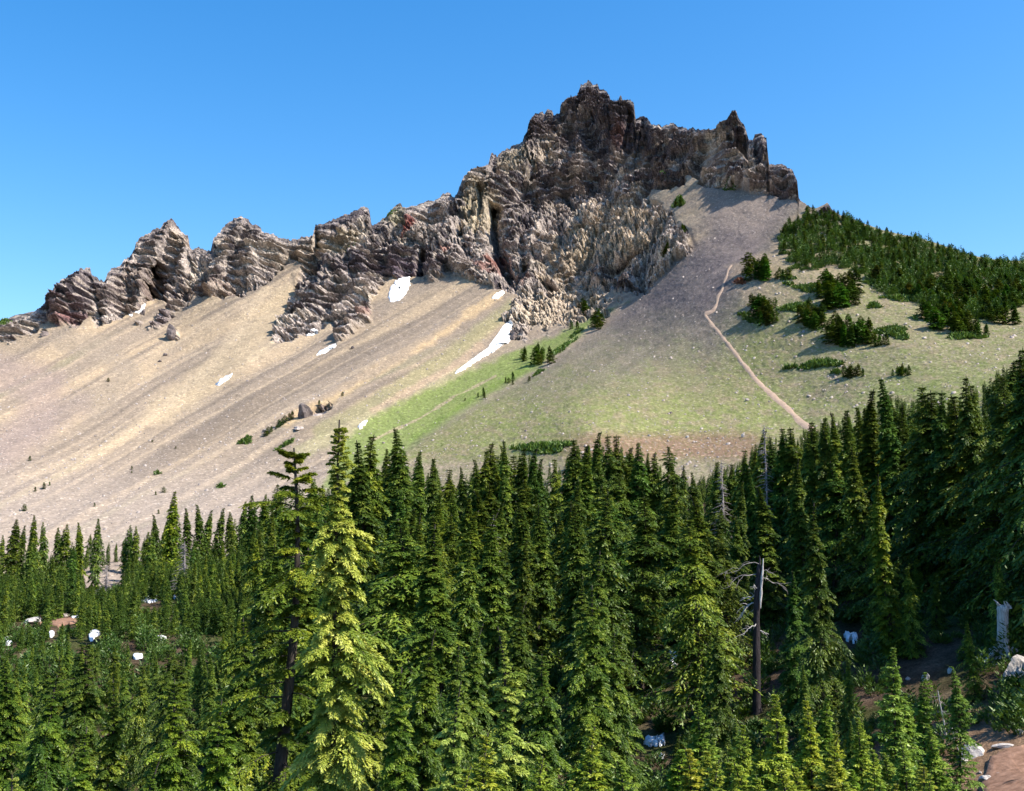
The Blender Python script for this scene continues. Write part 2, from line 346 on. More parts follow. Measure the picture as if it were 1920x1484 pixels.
f1, f2, c1 = worley(xs / 7.5 + warp / 8, ys / 7.5, zs / 11.0 + warp / 9); wk = np.clip(1.15 - strat_m, .15, 1); D1 += wk * (3.0 * (c1 - .5) - 2.6 * np.exp(-((f2 - f1) / .08) ** 2))
f1, f2, c4 = worley(xs / 4.2 + 5, ys / 4.2 + warp / 8, zs / 5.2); D1 += (.4 + 1.2 * blk) * (c4 - .5) - (.2 + .9 * blk) * np.exp(-((f2 - f1) / .10) ** 2)
f1, f2, c2 = worley(xs / 2.3 + warp / 6, ys / 2.3, zs / 3.0); D1 += (.3 + 1.2 * blk) * (c2 - .5)
r2 = 1 - np.abs(noise(xs / 3.0 + warp / 7, ys / 3.0 + warp / 5, zs / 5.0)) * 2.2; r3 = 1 - np.abs(noise(xs / 1.3, ys / 1.3 + warp / 6, zs / 2.6)) * 2.2
D1 += blk * (2.0 * (r2 - .5) + 1.3 * (r3 - .5))
ph1 = fr(hgt / 3.6 + .25 * v1)
D1 += strat_m * (4.2 * (saw(ph1) - .5) * (1 + 1.2 * v1) + 1.3 * (saw(fr(hgt / 1.5 + .3 * v1)) - .5))
D1 += .9 * fbm(xs / 1.3, ys / 1.3, zs / 1.1, 2)
shelf = np.zeros_like(x); shelf[mk] = sstep(.25, .5, strat_m) * (sstep(.35, .6, ph1) - .25); bedp = np.zeros_like(x); bedp[mk] = sstep(.25, .45, strat_m) * sstep(.42, .55, ph1) * (1 - sstep(.9, 1, ph1)); bed_shade = np.zeros_like(x); bed_shade[mk] = sstep(.25, .45, strat_m) * (1 - sstep(.16, .34, np.abs(ph1 - .14))); crev_shade = np.zeros_like(x); crev_shade[mk] = blk * (r2 + .6 * r3 - .9)
D[mk] = D1 * rockm[mk] * 1.15
s_l = PY + .56 * PX                      # coordinate across the fall line of the left scree
leftm_ = 1 - sstep(-30, 30, (PX - np.interp(PY, _cyy, _cxx)))
s_w = s_l + 10 * noise(PX / 160, PY / 160)
D += (1 - rockm) * (.55 * fbm(x / 9, y / 9, z / 9, 3) + .20 * fbm(x / 1.3, y / 1.3, z / 1.3, 2) + .8 * noise(s_w / 26, PX / 500) * leftm_)
fade = np.clip(skyd / 26, .10, 1)
D *= fade
N0 = np.array([-.22, -.88, .34]); N0 /= np.linalg.norm(N0)
P = P0 + D[..., None] * N0
# the far side of the crest falls away
back = [(3, .8), (7, 3.5), (14, 9), (26, 19), (45, 35), (70, 58), (100, 84), (140, 115), (200, 150), (280, 200), (400, 260)]
tops = P[:, 0, :]; Bk = []
for dr, dz in back[::-1]:
    q = tops.copy(); q[:, 0] += dx_[:, 0] * dr; q[:, 1] += dy_[:, 0] * dr; q[:, 2] -= dz
    nn = noise(q[:, 0] / 20, q[:, 1] / 20, q[:, 2] / 20) * min(dr, 30) * .35
    q[:, 2] += nn; q[:, 1] += nn; Bk.append(q)
Bk = np.stack(Bk, 1); NBK = Bk.shape[1]

# surface colours, with some shade painted into the rock
def lin(r, g, b): return np.array([((c / 255 + .055) / 1.055) ** 2.4 if c > 10 else c / 3294.6 for c in (r, g, b)])
C = np.zeros(P.shape); C[:] = (.30, .25, .205)
def mixc(mask, col):
    global C
    C = C * (1 - mask[..., None]) + np.asarray(col) * mask[..., None]
def streak(freq, seed, along=900.): return noise(s_w / freq + seed * 3.7, PX / along + seed, PX * 0 + seed)
leftm = 1 - sstep(-30, 30, (PX - np.interp(PY, _cyy, _cxx)))
n_big = fbm(PX / 120, PY / 80, o=4)
TAN, PUR, GRN, PNK = (.475, .37, .245), (.275, .235, .235), (.235, .265, .12), (.44, .345, .29)
mixc(leftm * sstep(-.1, .45, streak(38, 1) + .3 * n_big) * .9, (.43, .345, .25))
mixc(leftm * sstep(.0, .5, streak(17, 2)) * .8, (.20, .17, .15))
mixc(leftm * sstep(.1, .5, streak(9, 4)) * .5, (.49, .40, .30))
mixc(leftm * sstep(.2, .6, streak(26, 7) + .2 * n_big) * .45 * sstep(600, 700, PY), (.28, .27, .165))
def band(pts, wd, col, a=.9, nz=6.0):
    d = segd(PX, PY, pts) + nz * noise(PX / 22, PY / 22, PX * 0 + pts[0][0]); mixc(a * (1 - sstep(wd * .35, wd * 1.2, d)), col)
band([(535,560),(470,640),(400,700),(300,770)], 34, (.44, .36, .255), .75)
band([(500,545),(430,640),(330,750),(180,850),(40,900)], 12, (.50, .41, .30), .55)
band([(540,600),(505,650),(470,670)], 8, (.55, .45, .32), .7)
band([(400,560),(280,680),(120,800),(20,850)], 16, (.46, .37, .265), .5)
band([(930,555),(800,640),(640,735),(540,790)], 13, (.54, .41, .26), .85, 4)
band([(960,575),(840,670),(700,755),(600,810)], 17, (.30, .29, .16), .65, 4)
band([(860,590),(700,700),(560,760)], 11, (.30, .255, .22), .6)
band([(880,690),(760,760),(650,810),(560,850)], 16, (.41, .385, .225), .6)
band([(900,650),(850,690),(700,770)], 8, (.47, .36, .26), .6)
band([(120,640),(190,650),(240,700),(180,760)], 28, (.30, .255, .21), .6)
band([(0,700),(90,720),(60,800),(0,850)], 44, (.31, .25, .23), .7)
band([(-300,900),(0,850),(150,760)], 30, (.27, .225, .215), .5)
mixc(leftm * sstep(820, 960, PY) * .6, (.345, .30, .275))
# green gully and meadow
GUL = [(1182,565),(1150,580),(1080,640),(1010,690),(962,712),(900,745),(820,800),(740,850),(690,890),(600,930),(640,830),(700,780),(790,735),(870,700),(940,668),(975,650),(1040,630),(1110,590)]
g_sd = poly_sd(PX, PY, GUL) + 5 * noise(PX / 14, PY / 9)
mixc(sstep(-5, 9, g_sd) * .88, (.21, .275, .09))
band([(1010,680),(900,745),(800,812),(700,880)], 12, (.18, .26, .07), .8, 4)
band([(930,705),(850,745),(780,790),(700,825)], 2.5, (.40, .33, .24), .8, 2)
rm_ = 1 - leftm
cone_s = noise((PX * .62 + PY) / 15, (PX - PY) / 300., PX * 0 + 2)
mixc(rm_, (.168, .145, .150))
mixc(rm_ * sstep(0, .6, cone_s) * .4, (.30, .25, .235))
mixc(rm_ * sstep(-.2, .5, fbm(PX / 60, PY / 40, o=3)) * .35, (.30, .25, .225))
mixc(rm_ * sstep(460, 380, PY) * sstep(1230, 1300, PX) * .7, (.325, .27, .235))
meadow = rm_ * sstep(560, 790, PY - .0 * PX + 40 * n_big + np.clip((PX - 1330) * 1.3, 0, 260) - np.clip((1250 - PX) * .12, 0, 60))
mixc(meadow * .9, (.245, .255, .115))
mixc(rm_ * sstep(1420, 1520, PX) * sstep(430, 540, PY) * .65, (.285, .26, .165))
lime = rm_ * (1 - sstep(18, 60, np.abs(PY - (795 - .04 * (PX - 1200)) + 14 * n_big))) * sstep(800, 1000, PX)
mixc(lime * sstep(-.4, .3, fbm(PX / 24, PY / 10, o=3)) * .6, (.27, .31, .115))
mixc(rm_ * sstep(1560, 1700, PX) * sstep(640, 760, PY) * .65, (.23, .29, .09))
mixc(rm_ * sstep(.0, .35, fbm(PX / 42, PY / 16, o=3)) * meadow * .5, (.345, .27, .20))
mixc(rm_ * sstep(.1, .4, fbm(PX / 30 + 7, PY / 12, o=3)) * meadow * .5, (.20, .25, .085))
mixc(rm_ * (1 - sstep(12, 40, np.abs(PY - 838 + 8 * n_big))) * sstep(1000, 1120, PX) * (1 - sstep(1400, 1450, PX)) * .8, (.27, .165, .13))
mixc(rm_ * sstep(850, 880, PY) * .6, (.33, .27, .23))
mixc(rm_ * sstep(-4, 10, poly_sd(PX, PY, [(1360,500),(1440,470),(1480,400),(1520,395),(1560,470),(1600,520),(1500,560),(1400,600)]) + wig) * .55, (.40, .315, .23))
clump = fbm(PX / 5.5, PY / 2.8, o=3); mixc(np.clip(meadow + g_sd * 0 + sstep(-5, 9, g_sd), 0, 1) * sstep(.05, .45, clump) * .5, (.12, .16, .05)); mixc(meadow * sstep(.1, .5, -clump) * .4, (.40, .34, .25))
mixc(rm_ * sstep(.15, .5, fbm(PX / 8 + 3, PY / 4, o=3)) * .4, (.33, .285, .26)); mixc(leftm * sstep(.2, .5, fbm(PX / 7 + 13, PY / 4, o=3)) * .3, (.18, .155, .14))
# rock colours; crevices are darkened by colour to stand for shade
nrk = fbm(x / 24, y / 24, z / 24, 4); nfk = fbm(x / 5 + 9, y / 5, z / 5, 3)
dark = sstep(-.25, .35, nrk + .35 * nfk + .35 * sstep(420, 250, PY) - .22 - .80 * shelf - .60 * np.clip(crev_shade, -1, 1))
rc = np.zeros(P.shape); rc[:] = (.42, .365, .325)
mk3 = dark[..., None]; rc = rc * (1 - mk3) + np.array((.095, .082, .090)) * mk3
lt = sstep(.1, .45, fbm(x / 13 + 30, y / 13, z / 20, 4) + .1 * nfk)[..., None] * .8; rc = rc * (1 - lt) + np.array((.60, .53, .44)) * lt
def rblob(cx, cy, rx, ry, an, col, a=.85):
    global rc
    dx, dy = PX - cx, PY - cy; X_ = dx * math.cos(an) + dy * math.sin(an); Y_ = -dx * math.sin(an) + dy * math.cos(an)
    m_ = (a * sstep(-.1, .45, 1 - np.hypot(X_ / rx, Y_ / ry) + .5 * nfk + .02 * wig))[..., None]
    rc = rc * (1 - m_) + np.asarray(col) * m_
PALE, DK, RED = (.56, .47, .355), (.085, .072, .080), (.21, .062, .052)  # some dark blobs below stand for shade under overhangs and in recesses
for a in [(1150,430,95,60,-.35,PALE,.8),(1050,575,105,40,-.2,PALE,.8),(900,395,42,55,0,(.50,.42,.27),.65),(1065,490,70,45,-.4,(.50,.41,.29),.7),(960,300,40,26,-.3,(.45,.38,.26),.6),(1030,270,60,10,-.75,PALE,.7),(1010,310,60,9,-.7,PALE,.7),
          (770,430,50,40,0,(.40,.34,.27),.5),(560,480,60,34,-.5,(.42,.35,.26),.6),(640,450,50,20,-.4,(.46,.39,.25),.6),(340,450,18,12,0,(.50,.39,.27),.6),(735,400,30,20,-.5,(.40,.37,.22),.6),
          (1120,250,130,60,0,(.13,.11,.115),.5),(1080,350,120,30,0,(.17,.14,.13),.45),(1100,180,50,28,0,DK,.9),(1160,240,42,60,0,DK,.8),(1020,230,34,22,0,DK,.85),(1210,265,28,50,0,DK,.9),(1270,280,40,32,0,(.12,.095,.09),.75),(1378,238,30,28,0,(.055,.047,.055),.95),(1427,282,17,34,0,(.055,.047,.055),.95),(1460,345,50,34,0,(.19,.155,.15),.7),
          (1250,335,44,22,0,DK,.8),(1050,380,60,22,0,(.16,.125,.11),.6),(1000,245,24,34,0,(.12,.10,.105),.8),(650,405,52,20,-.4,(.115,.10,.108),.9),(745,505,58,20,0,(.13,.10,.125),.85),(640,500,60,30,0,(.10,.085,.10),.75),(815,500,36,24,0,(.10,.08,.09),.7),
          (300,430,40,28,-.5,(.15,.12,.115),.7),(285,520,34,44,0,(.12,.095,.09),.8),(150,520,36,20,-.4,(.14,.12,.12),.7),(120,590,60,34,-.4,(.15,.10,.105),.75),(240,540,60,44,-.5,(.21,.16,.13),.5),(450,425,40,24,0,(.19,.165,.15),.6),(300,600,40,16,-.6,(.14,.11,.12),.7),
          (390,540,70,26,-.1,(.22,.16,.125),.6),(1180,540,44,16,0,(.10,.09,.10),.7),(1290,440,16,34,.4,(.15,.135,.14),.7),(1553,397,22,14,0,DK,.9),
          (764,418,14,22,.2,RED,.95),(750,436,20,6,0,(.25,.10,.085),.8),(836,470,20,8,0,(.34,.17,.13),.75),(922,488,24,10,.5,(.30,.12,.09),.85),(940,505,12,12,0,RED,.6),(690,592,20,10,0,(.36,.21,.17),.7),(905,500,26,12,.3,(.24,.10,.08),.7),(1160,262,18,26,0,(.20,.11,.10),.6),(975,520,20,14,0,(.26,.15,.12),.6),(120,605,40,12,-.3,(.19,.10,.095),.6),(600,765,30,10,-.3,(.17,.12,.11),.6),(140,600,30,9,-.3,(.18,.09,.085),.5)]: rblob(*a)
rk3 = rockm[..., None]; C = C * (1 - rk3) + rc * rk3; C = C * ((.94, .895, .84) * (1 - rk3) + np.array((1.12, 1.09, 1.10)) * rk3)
bd = (bed_shade * rockm * sstep(-.5, .2, nfk) * .5)[..., None]; bp_ = (bedp * rockm * sstep(-.4, .3, fbm(x / 7 + 4, y / 7, z / 4, 3)) * .6)[..., None]  # dark beds, deepened under the overhangs with painted shade
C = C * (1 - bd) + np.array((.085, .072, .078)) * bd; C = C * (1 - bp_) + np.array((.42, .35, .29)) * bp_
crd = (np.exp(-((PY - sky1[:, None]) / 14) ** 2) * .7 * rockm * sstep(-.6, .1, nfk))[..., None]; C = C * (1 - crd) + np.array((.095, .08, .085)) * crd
# scattered low plants and dark stones on the scree
spk = noise(PX / 3.2, PY / 2.2, PX * 0 + 11)
mixc((1 - rockm) * sstep(.52, .75, spk) * .5, (.15, .14, .09))
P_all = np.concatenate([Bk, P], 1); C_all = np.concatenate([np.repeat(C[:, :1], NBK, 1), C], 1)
K_all = np.concatenate([np.repeat(rockm[:, :1], NBK, 1), rockm], 1)
nc, nr = P_all.shape[:2]
idx = np.arange(nc * nr).reshape(nc, nr)
Fm = np.stack([idx[:-1, :-1], idx[:-1, 1:], idx[1:, 1:], idx[1:, :-1]], -1).reshape(-1, 4)
sm = (K_all[:-1, :-1].ravel() < .35)
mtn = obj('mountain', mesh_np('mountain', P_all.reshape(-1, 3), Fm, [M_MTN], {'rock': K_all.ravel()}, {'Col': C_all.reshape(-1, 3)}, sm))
tag(mtn, kind='structure')

def on_mtn(px, py):
    """index into the mountain grid nearest to a pixel"""
    i = int(np.clip(np.searchsorted(px1, px), 0, len(px1) - 1))
    return i, int(min(NR - 1, np.searchsorted(PY[i], py)))
def mpt(px, py): i, j = on_mtn(px, py); return P[i, j]
def mnorm(px, py, k=4):
    i, j = on_mtn(px, py); i = min(max(i, k), len(px1) - 1 - k); j = min(max(j, k), NR - 1 - k)
    n_ = np.cross(P[i + k, j] - P[i - k, j], P[i, j - k] - P[i, j + k]); n_ /= np.linalg.norm(n_)
    return n_ if n_[2] > 0 else -n_

# ------------------------------------------------------------------ the forest floor
def softp(x, k=3.0): return k * np.log1p(np.exp(np.clip(x / k, -30, 30)))
def gz(X, Y):
    X = np.asarray(X, float); Y = np.asarray(Y, float)
    g = -8.8 + .27 * np.minimum(softp(X - 7), 60 + 0 * X) * sstep(-40, 20, Y)
    g = g + 7.1 * np.exp(-(X ** 2 + Y ** 2) / (2 * 8.5 ** 2)) + 2.7 * np.exp(-((X - 13) ** 2 + (Y - 20) ** 2) / (2 * 6.5 ** 2))
    g = g + .075 * np.maximum(softp(Y - 62, 8), 0) * sstep(-62, -8, X)
    g = g - 4.2 * np.exp(-((X + 14) ** 2 + (Y - 33) ** 2) / (2 * 20 ** 2))
    g = g + .5 * fbm(X / 12, Y / 12, o=3) * sstep(4, 16, np.hypot(X, Y)) + .10 * noise(X / 1.4, Y / 1.4)
    return g
def mz(X, Y):
    """height of the mountain's smooth surface above a point (vectorised bisection along its azimuth)"""
    X = np.asarray(X, float); Y = np.asarray(Y, float); Rr = np.hypot(X, Y)
    pxof = lambda py: CX + X / Y * (cp * FPX - (CY - py) * sp_)
    lo = np.interp(pxof(600.), px1, sky1); hi = np.full(X.shape, 1150.)
    for _ in range(22):
        md = (lo + hi) / 2; r = base_r(pxof(md), md); far = r > Rr
        lo = np.where(far, md, lo); hi = np.where(far, hi, md)
    md = (lo + hi) / 2; _x, _y, _z = ray(pxof(md), md)
    return np.where(hi > 1149, -50, _z * Rr)
def floor_z(X, Y): return np.maximum(gz(X, Y), mz(X, Y))
def hit(px, py):
    """where the ray through a pixel meets the forest floor"""
    a, b, c = ray(px, py); r = np.arange(4, 400, .2); h = gz(a * r, b * r); k = np.argmax(c * r < h)
    return np.array([a * r[k], b * r[k], h[k]])
az = np.radians(np.concatenate([np.arange(-180, -34, 3.), np.arange(-34, 38, .22), np.arange(38, 180.1, 3.)]))
rad = np.concatenate([[.3, 1.0, 2.0], np.geomspace(3, 500, 330), [800, 1500, 4000, 9000]])
GX = np.sin(az)[:, None] * rad; GY = np.cos(az)[:, None] * rad; GZ = gz(GX, GY) + .12 * fbm(GX / .8, GY / .8, o=3) * (rad < 120)
gc = np.zeros(GX.shape + (3,)); gc[:] = (.075, .052, .036)
gm = lambda m_, c_: gc.__setitem__(slice(None), gc * (1 - m_[..., None]) + np.asarray(c_) * m_[..., None])
gm(sstep(-.2, .3, fbm(GX / 5, GY / 5, o=4)) * .7, (.05, .065, .02))
gm(sstep(.2, .5, fbm(GX / 3 + 8, GY / 3, o=3)) * .5, (.16, .11, .08))
gm(sstep(9, 2, np.hypot((GX - 19) * .7, GY - 38)) * .8, (.24, .15, .10))
i2 = np.arange(GX.size).reshape(GX.shape)
Fg = np.stack([i2[:-1, :-1], i2[1:, :-1], i2[1:, 1:], i2[:-1, 1:]], -1).reshape(-1, 4)
tag(obj('ground', mesh_np('ground', np.stack([GX, GY, GZ], -1).reshape(-1, 3), Fg, [M_GROUND], None, {'Col': gc.reshape(-1, 3)}, True)), kind='structure')

# ------------------------------------------------------------------ conifers
def tube(path, rad_, k=6):
    """tapered tube along a path -> verts, quads"""
    path = np.asarray(path, float); rad_ = np.asarray(rad_, float); n = len(path)
    tg = np.gradient(path, axis=0); tg /= np.linalg.norm(tg, axis=1)[:, None] + 1e-9
    ref = np.where(np.abs(tg[:, 2:3]) > .9, np.array([[1., 0, 0]]), np.array([[0, 0, 1.]]))
    a = np.cross(tg, ref); a /= np.linalg.norm(a, axis=1)[:, None]; b = np.cross(tg, a)
    th = np.arange(k) * 2 * math.pi / k
    V = path[:, None] + rad_[:, None, None] * (np.cos(th)[None, :, None] * a[:, None] + np.sin(th)[None, :, None] * b[:, None])
    i = np.arange(n * k).reshape(n, k)
    Fq = np.stack([i[:-1], np.roll(i[:-1], -1, 1), np.roll(i[1:], -1, 1), i[1:]], -1).reshape(-1, 4)
    return V.reshape(-1, 3), Fq
def merge(parts):
    Vs, Fs, o = [], [], 0
    for v, f in parts: Vs.append(v); Fs.append(f + o); o += len(v)
    return np.concatenate(Vs), np.concatenate(Fs)

def conifer(seed, h=10., rad=1.5, nb=120, ntw=14, nleaf=3, ll=.3, lw=.10, t0=.05, power=.75, droop=.45, up=.12, gaps=.25, lean=.0, nod=.0,
            twig=.42, tri=False, spire=.8, topl=.22, ybias=0.0, tr=.012, limbs=True):
    """returns (needle verts, faces, tint), (wood verts, faces) of one conifer of height h"""
    q = RS(seed)
    bx, by = q.normal(size=2) * lean
    def axis(t):
        t = np.asarray(t); k = np.clip((t - .93) / .07, 0, 1) ** 2
        return np.stack([h * (bx * t ** 1.5 + .012 * np.sin(t * 7 + seed)) + nod * h * k * math.cos(seed), h * (by * t ** 1.5 + .012 * np.cos(t * 5 + seed)) + nod * h * k * math.sin(seed), h * (t - .5 * nod * k)], -1)
    t = t0 + (1 - t0) * (1 - (1 - (np.arange(nb) + q.rand(nb)) / nb) ** 1.35); t = np.clip(t, 0, .965)
    lay = .78 + gaps * np.sin(t * (9 + q.rand() * 8) * math.pi + q.rand() * 6) + gaps * .6 * np.sin(t * 37 + seed)
    phi = np.arange(nb) * 2.39996 + q.rand(nb) * .9
    side = 1 + .22 * np.cos(phi - q.rand() * 6.28) + .15 * np.cos(2 * phi + t * 9)
    L = rad * ((1 - t) ** power) * (.55 + .65 * q.rand(nb)) * lay * side * (1 - .35 * sstep(.25, 0, t)) * (spire + (1 - spire) * sstep(1.0, .70, t)) * 1.1
    L = np.maximum(L, .007 * h)
    base = axis(t); dh = np.stack([np.cos(phi), np.sin(phi), 0 * phi], -1)
    upb = up + .55 * sstep(.72, 1, t) - .10 * (1 - t); dr = droop * (.6 + .7 * q.rand(nb)) * (1 - .5 * sstep(.8, 1, t))
    bt = q.rand(nb)                                       # tint of each bough
    s = (np.arange(ntw)[None, :] + q.rand(nb, ntw)) / ntw * .9 + .10
    if True:
        s = .12 + .88 * s
    PB = base[:, None] + dh[:, None] * (L[:, None] * s)[..., None]
    PB[..., 2] += L[:, None] * (upb[:, None] * s - dr[:, None] * s ** 2)
    sg = np.where((np.arange(ntw)[None, :] + q.randint(0, 2, (nb, 1))) % 2 == 0, 1., -1.)
    ang = sg * (1.15 - .75 * s + .25 * q.normal(size=s.shape))
    ca, sa = np.cos(ang), np.sin(ang)
    pd = np.stack([-dh[:, 1], dh[:, 0], 0 * phi], -1)
    td = dh[:, None] * ca[..., None] + pd[:, None] * sa[..., None]
    td[..., 2] += (upb[:, None] - 2 * dr[:, None] * s) * .6 - .14 + .09 * q.normal(size=s.shape)
    td /= np.linalg.norm(td, axis=-1)[..., None]
    lt = L[:, None] * twig * (1.05 - .7 * s) * (.7 + .6 * q.rand(*s.shape)) + ll * .35 * (.1 + .9 * sstep(1.0, .8, t))[:, None]
    u = (np.arange(nleaf)[None, None] + q.rand(nb, ntw, nleaf)) / nleaf
    A = PB[:, :, None] + td[:, :, None] * (lt[..., None] * u)[..., None]
    A[..., 2] -= (lt[..., None] * u ** 2) * .28
    n3 = A.shape[:3]
    up_ = np.array([0, 0, 1.])
    sd_ = np.cross(td, up_); sd_ /= np.linalg.norm(sd_, axis=-1)[..., None] + 1e-9
    dv = td[:, :, None] + sd_[:, :, None] * (q.normal(size=n3) * .65)[..., None] + up_ * (q.normal(size=n3) * .28 - .12 - .25 * u)[..., None]
    dv /= np.linalg.norm(dv, axis=-1)[..., None]
    sv = np.cross(dv, up_) + q.normal(size=n3 + (3,)) * .38; sv /= np.linalg.norm(sv, axis=-1)[..., None] + 1e-9
    top_ = (topl + (1 - topl) * sstep(1.0, .74, t))[:, None, None]
    l_ = ll * (.65 + .7 * q.rand(*n3)) * top_; w_ = lw * (.7 + .6 * q.rand(*n3)) * top_
    A = A.reshape(-1, 3); dv = dv.reshape(-1, 3); sv = sv.reshape(-1, 3); l_ = l_.reshape(-1, 1); w_ = w_.reshape(-1, 1)
    tn = np.clip(ybias + .15 + .45 * bt[:, None, None] + .30 * q.rand(*n3) + .25 * q.rand(nb, ntw)[..., None] * (u > .5), 0, 1).reshape(-1)
    # the leader and upright top shoots
    nl = max(6, nleaf * 4); tl = np.linspace(.90, 1.0, nl); lk = (1.25 - (tl - .9) * 9)[:, None]; LA = axis(tl); a_ = q.rand(nl) * 6.28
    ld = np.stack([np.cos(a_) * .55, np.sin(a_) * .55, .75 + 0 * a_], -1)
    A = np.concatenate([A, LA]); dv = np.concatenate([dv, ld]); ls = np.cross(ld, up_); ls /= np.linalg.norm(ls, axis=1)[:, None]; sv = np.concatenate([sv, ls])
    l_ = np.concatenate([l_, ll * .42 * lk]); w_ = np.concatenate([w_, lw * .5 * lk]); tn = np.concatenate([tn, .4 + .5 * q.rand(nl)])
    N = len(A)
    if tri:
        V = np.stack([A - sv * w_ * .6, A + sv * w_ * .6, A + dv * l_], 1).reshape(-1, 3); Fc = np.arange(3 * N).reshape(-1, 3); tt_ = np.repeat(tn, 3)
    else:
        mid = A + dv * l_ * .45; lo = up_ * w_ * .35
        V = np.stack([A, mid + sv * w_ - lo, A + dv * l_, mid - sv * w_ - lo], 1).reshape(-1, 3); i4 = np.arange(N) * 4
        Fc = np.concatenate([np.stack([i4, i4 + 1, i4 + 2], 1), np.stack([i4, i4 + 2, i4 + 3], 1)]); tt_ = np.repeat(tn, 4)
    tp = np.linspace(-.02, .985, 12); parts = [tube(axis(np.clip(tp, 0, 1)) + np.array([0, 0, 1.]) * np.minimum(tp, 0)[:, None] * h, h * tr * (1.02 - tp) + .004 * h * .3, 7 if limbs else 4)]
    if limbs:
        sb = np.array([0, .35, .7, .95])
        for i in range(nb):
            pth = base[i] + dh[i] * (L[i] * sb)[:, None]; pth[:, 2] += L[i] * (upb[i] * sb - dr[i] * sb ** 2)
            parts.append(tube(pth, np.array([.011, .008, .005, .002]) * (.4 + L[i]) * 1.1, 3))
    return (V, Fc, tt_), merge(parts)

PROTO = {}
def proto(key, foliage, height, **kw):
    (V, Fc, tn), (W, FW) = conifer(height=None, **kw) if False else conifer(h=height, **kw)
    PROTO[key] = (mesh_np('crown', V, Fc, [foliage], {'tint': tn}), mesh_np('trunk', W, FW, [M_BARK], smooth=True), height)
# close trees (a few dozen metres off): fine sprays
proto('hero', M_FOLY, 12.5, seed=5, rad=2.0, nb=320, ntw=42, nleaf=14, ll=.10, lw=.021, t0=.0, power=.78, droop=.50, up=.22, gaps=.26, nod=.0, twig=.36, tr=.011, spire=.75, topl=.4)
proto('hero_slim', M_FOLY, 8., seed=9, rad=1.05, nb=170, ntw=28, nleaf=11, ll=.09, lw=.019, t0=.02, power=.8, droop=.5, up=.30, gaps=.35, nod=.02, twig=.42)
proto('hero_open', M_FOL, 13.5, seed=12, rad=2.0, nb=110, ntw=50, nleaf=15, ll=.11, lw=.023, t0=.04, power=.36, droop=.34, up=.10, gaps=.42, twig=.34, tr=.018, spire=1.0, topl=.75)
for i_, sd_i in enumerate((21, 22, 23, 24)):
    proto(('near', i_), M_FOL, 9., seed=sd_i, rad=(1.95, 1.6, 2.15, 1.45)[i_], nb=190, ntw=29, nleaf=11, ll=.115, lw=.025, t0=.03, power=(.8, .95, .7, .9)[i_], droop=.6, up=.22, gaps=.28, nod=(0, .03, .015, .0)[i_], lean=.01)
for i_, sd_i in enumerate((31, 32, 33)):
    proto(('young', i_), M_FOLY, 4., seed=sd_i, rad=(.85, .65, 1.0)[i_], nb=150, ntw=18, nleaf=7, ll=.075, lw=.016, t0=.02, power=.9, droop=.25, up=.40, gaps=.2, nod=(.02, .05, .03)[i_], ybias=-.12, twig=.5)
for i_, sd_i in enumerate((41, 42, 43, 44, 45, 46, 47)):
    proto(('mid', i_), M_FOL, 12., seed=sd_i, rad=(2.3, 1.8, 2.9, 1.55, 2.5, 2.2, 1.4)[i_], nb=200, ntw=15, nleaf=7, ll=.235, lw=.05, t0=(.03, .05, .12, .03, .2, .06, .04)[i_], power=(.8, .9, .72, .95, .7, .82, .95)[i_],
          droop=.55, up=.18, gaps=(.28, .2, .35, .22, .4, .3, .2)[i_], lean=.022, nod=(0, .02, .015, .035, .02, .02, .03)[i_])
for i_, sd_i in enumerate((51, 52, 53, 54, 55, 56)):
    proto(('far', i_), M_FOL, 11., seed=sd_i, rad=(1.75, 1.4, 2.0, 1.25, 1.6, 1.8)[i_], nb=130, ntw=9, nleaf=4, ll=.38, lw=.095, t0=(.04, .1, .05, .04, .2, .05)[i_], power=(.75, .85, .65, .9, .7, .8)[i_],
          droop=.5, up=.12, gaps=(.25, .2, .35, .2, .4, .3)[i_], limbs=False, lean=.012, nod=(0, .02, 0, .03, .01, 0)[i_])
for i_, sd_i in enumerate((61, 62, 63, 64)):
    proto(('stunt', i_), M_FOL, 5., seed=sd_i, rad=(.95, 1.25, .75, 1.5)[i_], nb=56, ntw=8, nleaf=4, ll=.34, lw=.10, t0=.01, power=(.8, .6, .95, .5)[i_], droop=.2, up=.22, gaps=.25, limbs=False, lean=.02)
LOW = []
for sd_i in range(71, 77):
    (V, Fc, tn), (W, FW) = conifer(sd_i, h=10., rad=1.0 + .12 * (sd_i - 71), nb=74, ntw=6, nleaf=3, ll=.62, lw=.17, tri=True, t0=.04, power=.78, droop=.45, gaps=.28, limbs=False)
    LOW.append((V, Fc, tn))

TREES = []                                  # every conifer that stands as a thing, for the labels
def plant(key, x, y, z, h, tint=(1, 1, 1), rz=None, name='conifer_tree', wide=1.0, parts=True):
    cr, tk, H = PROTO[key]; s_ = h / H
    root = empty(name, (x, y, z), rnd.random() * 6.28 if rz is None else rz); root.scale = (s_ * wide, s_ * wide, s_)
    c = obj('crown', cr, root); c.color = (*tint, 1)
    if parts: obj('trunk', tk, root)
    px, py = proj(x, y, z + h); _, pb = proj(x, y, z)
    TREES.append(dict(o=root, px=float(px), top=float(py), bot=float(pb), r=math.hypot(x, y), h=h, key=key, tint=tint)); return root
def plant_px(key, px, top, r, tint=(1, 1, 1), sink=0.0, **kw):
    """a tree at distance r whose tip shows at pixel (px, top); its foot is on the ground there"""
    for _ in range(2):
        a, b, c = ray(px, top); x, y = a * r, b * r
    z = float(floor_z(np.array([x]), np.array([y]))[0]) - .15 - sink
    return plant(key, x, y, z, max(1.2, c * r - z), tint, **kw)
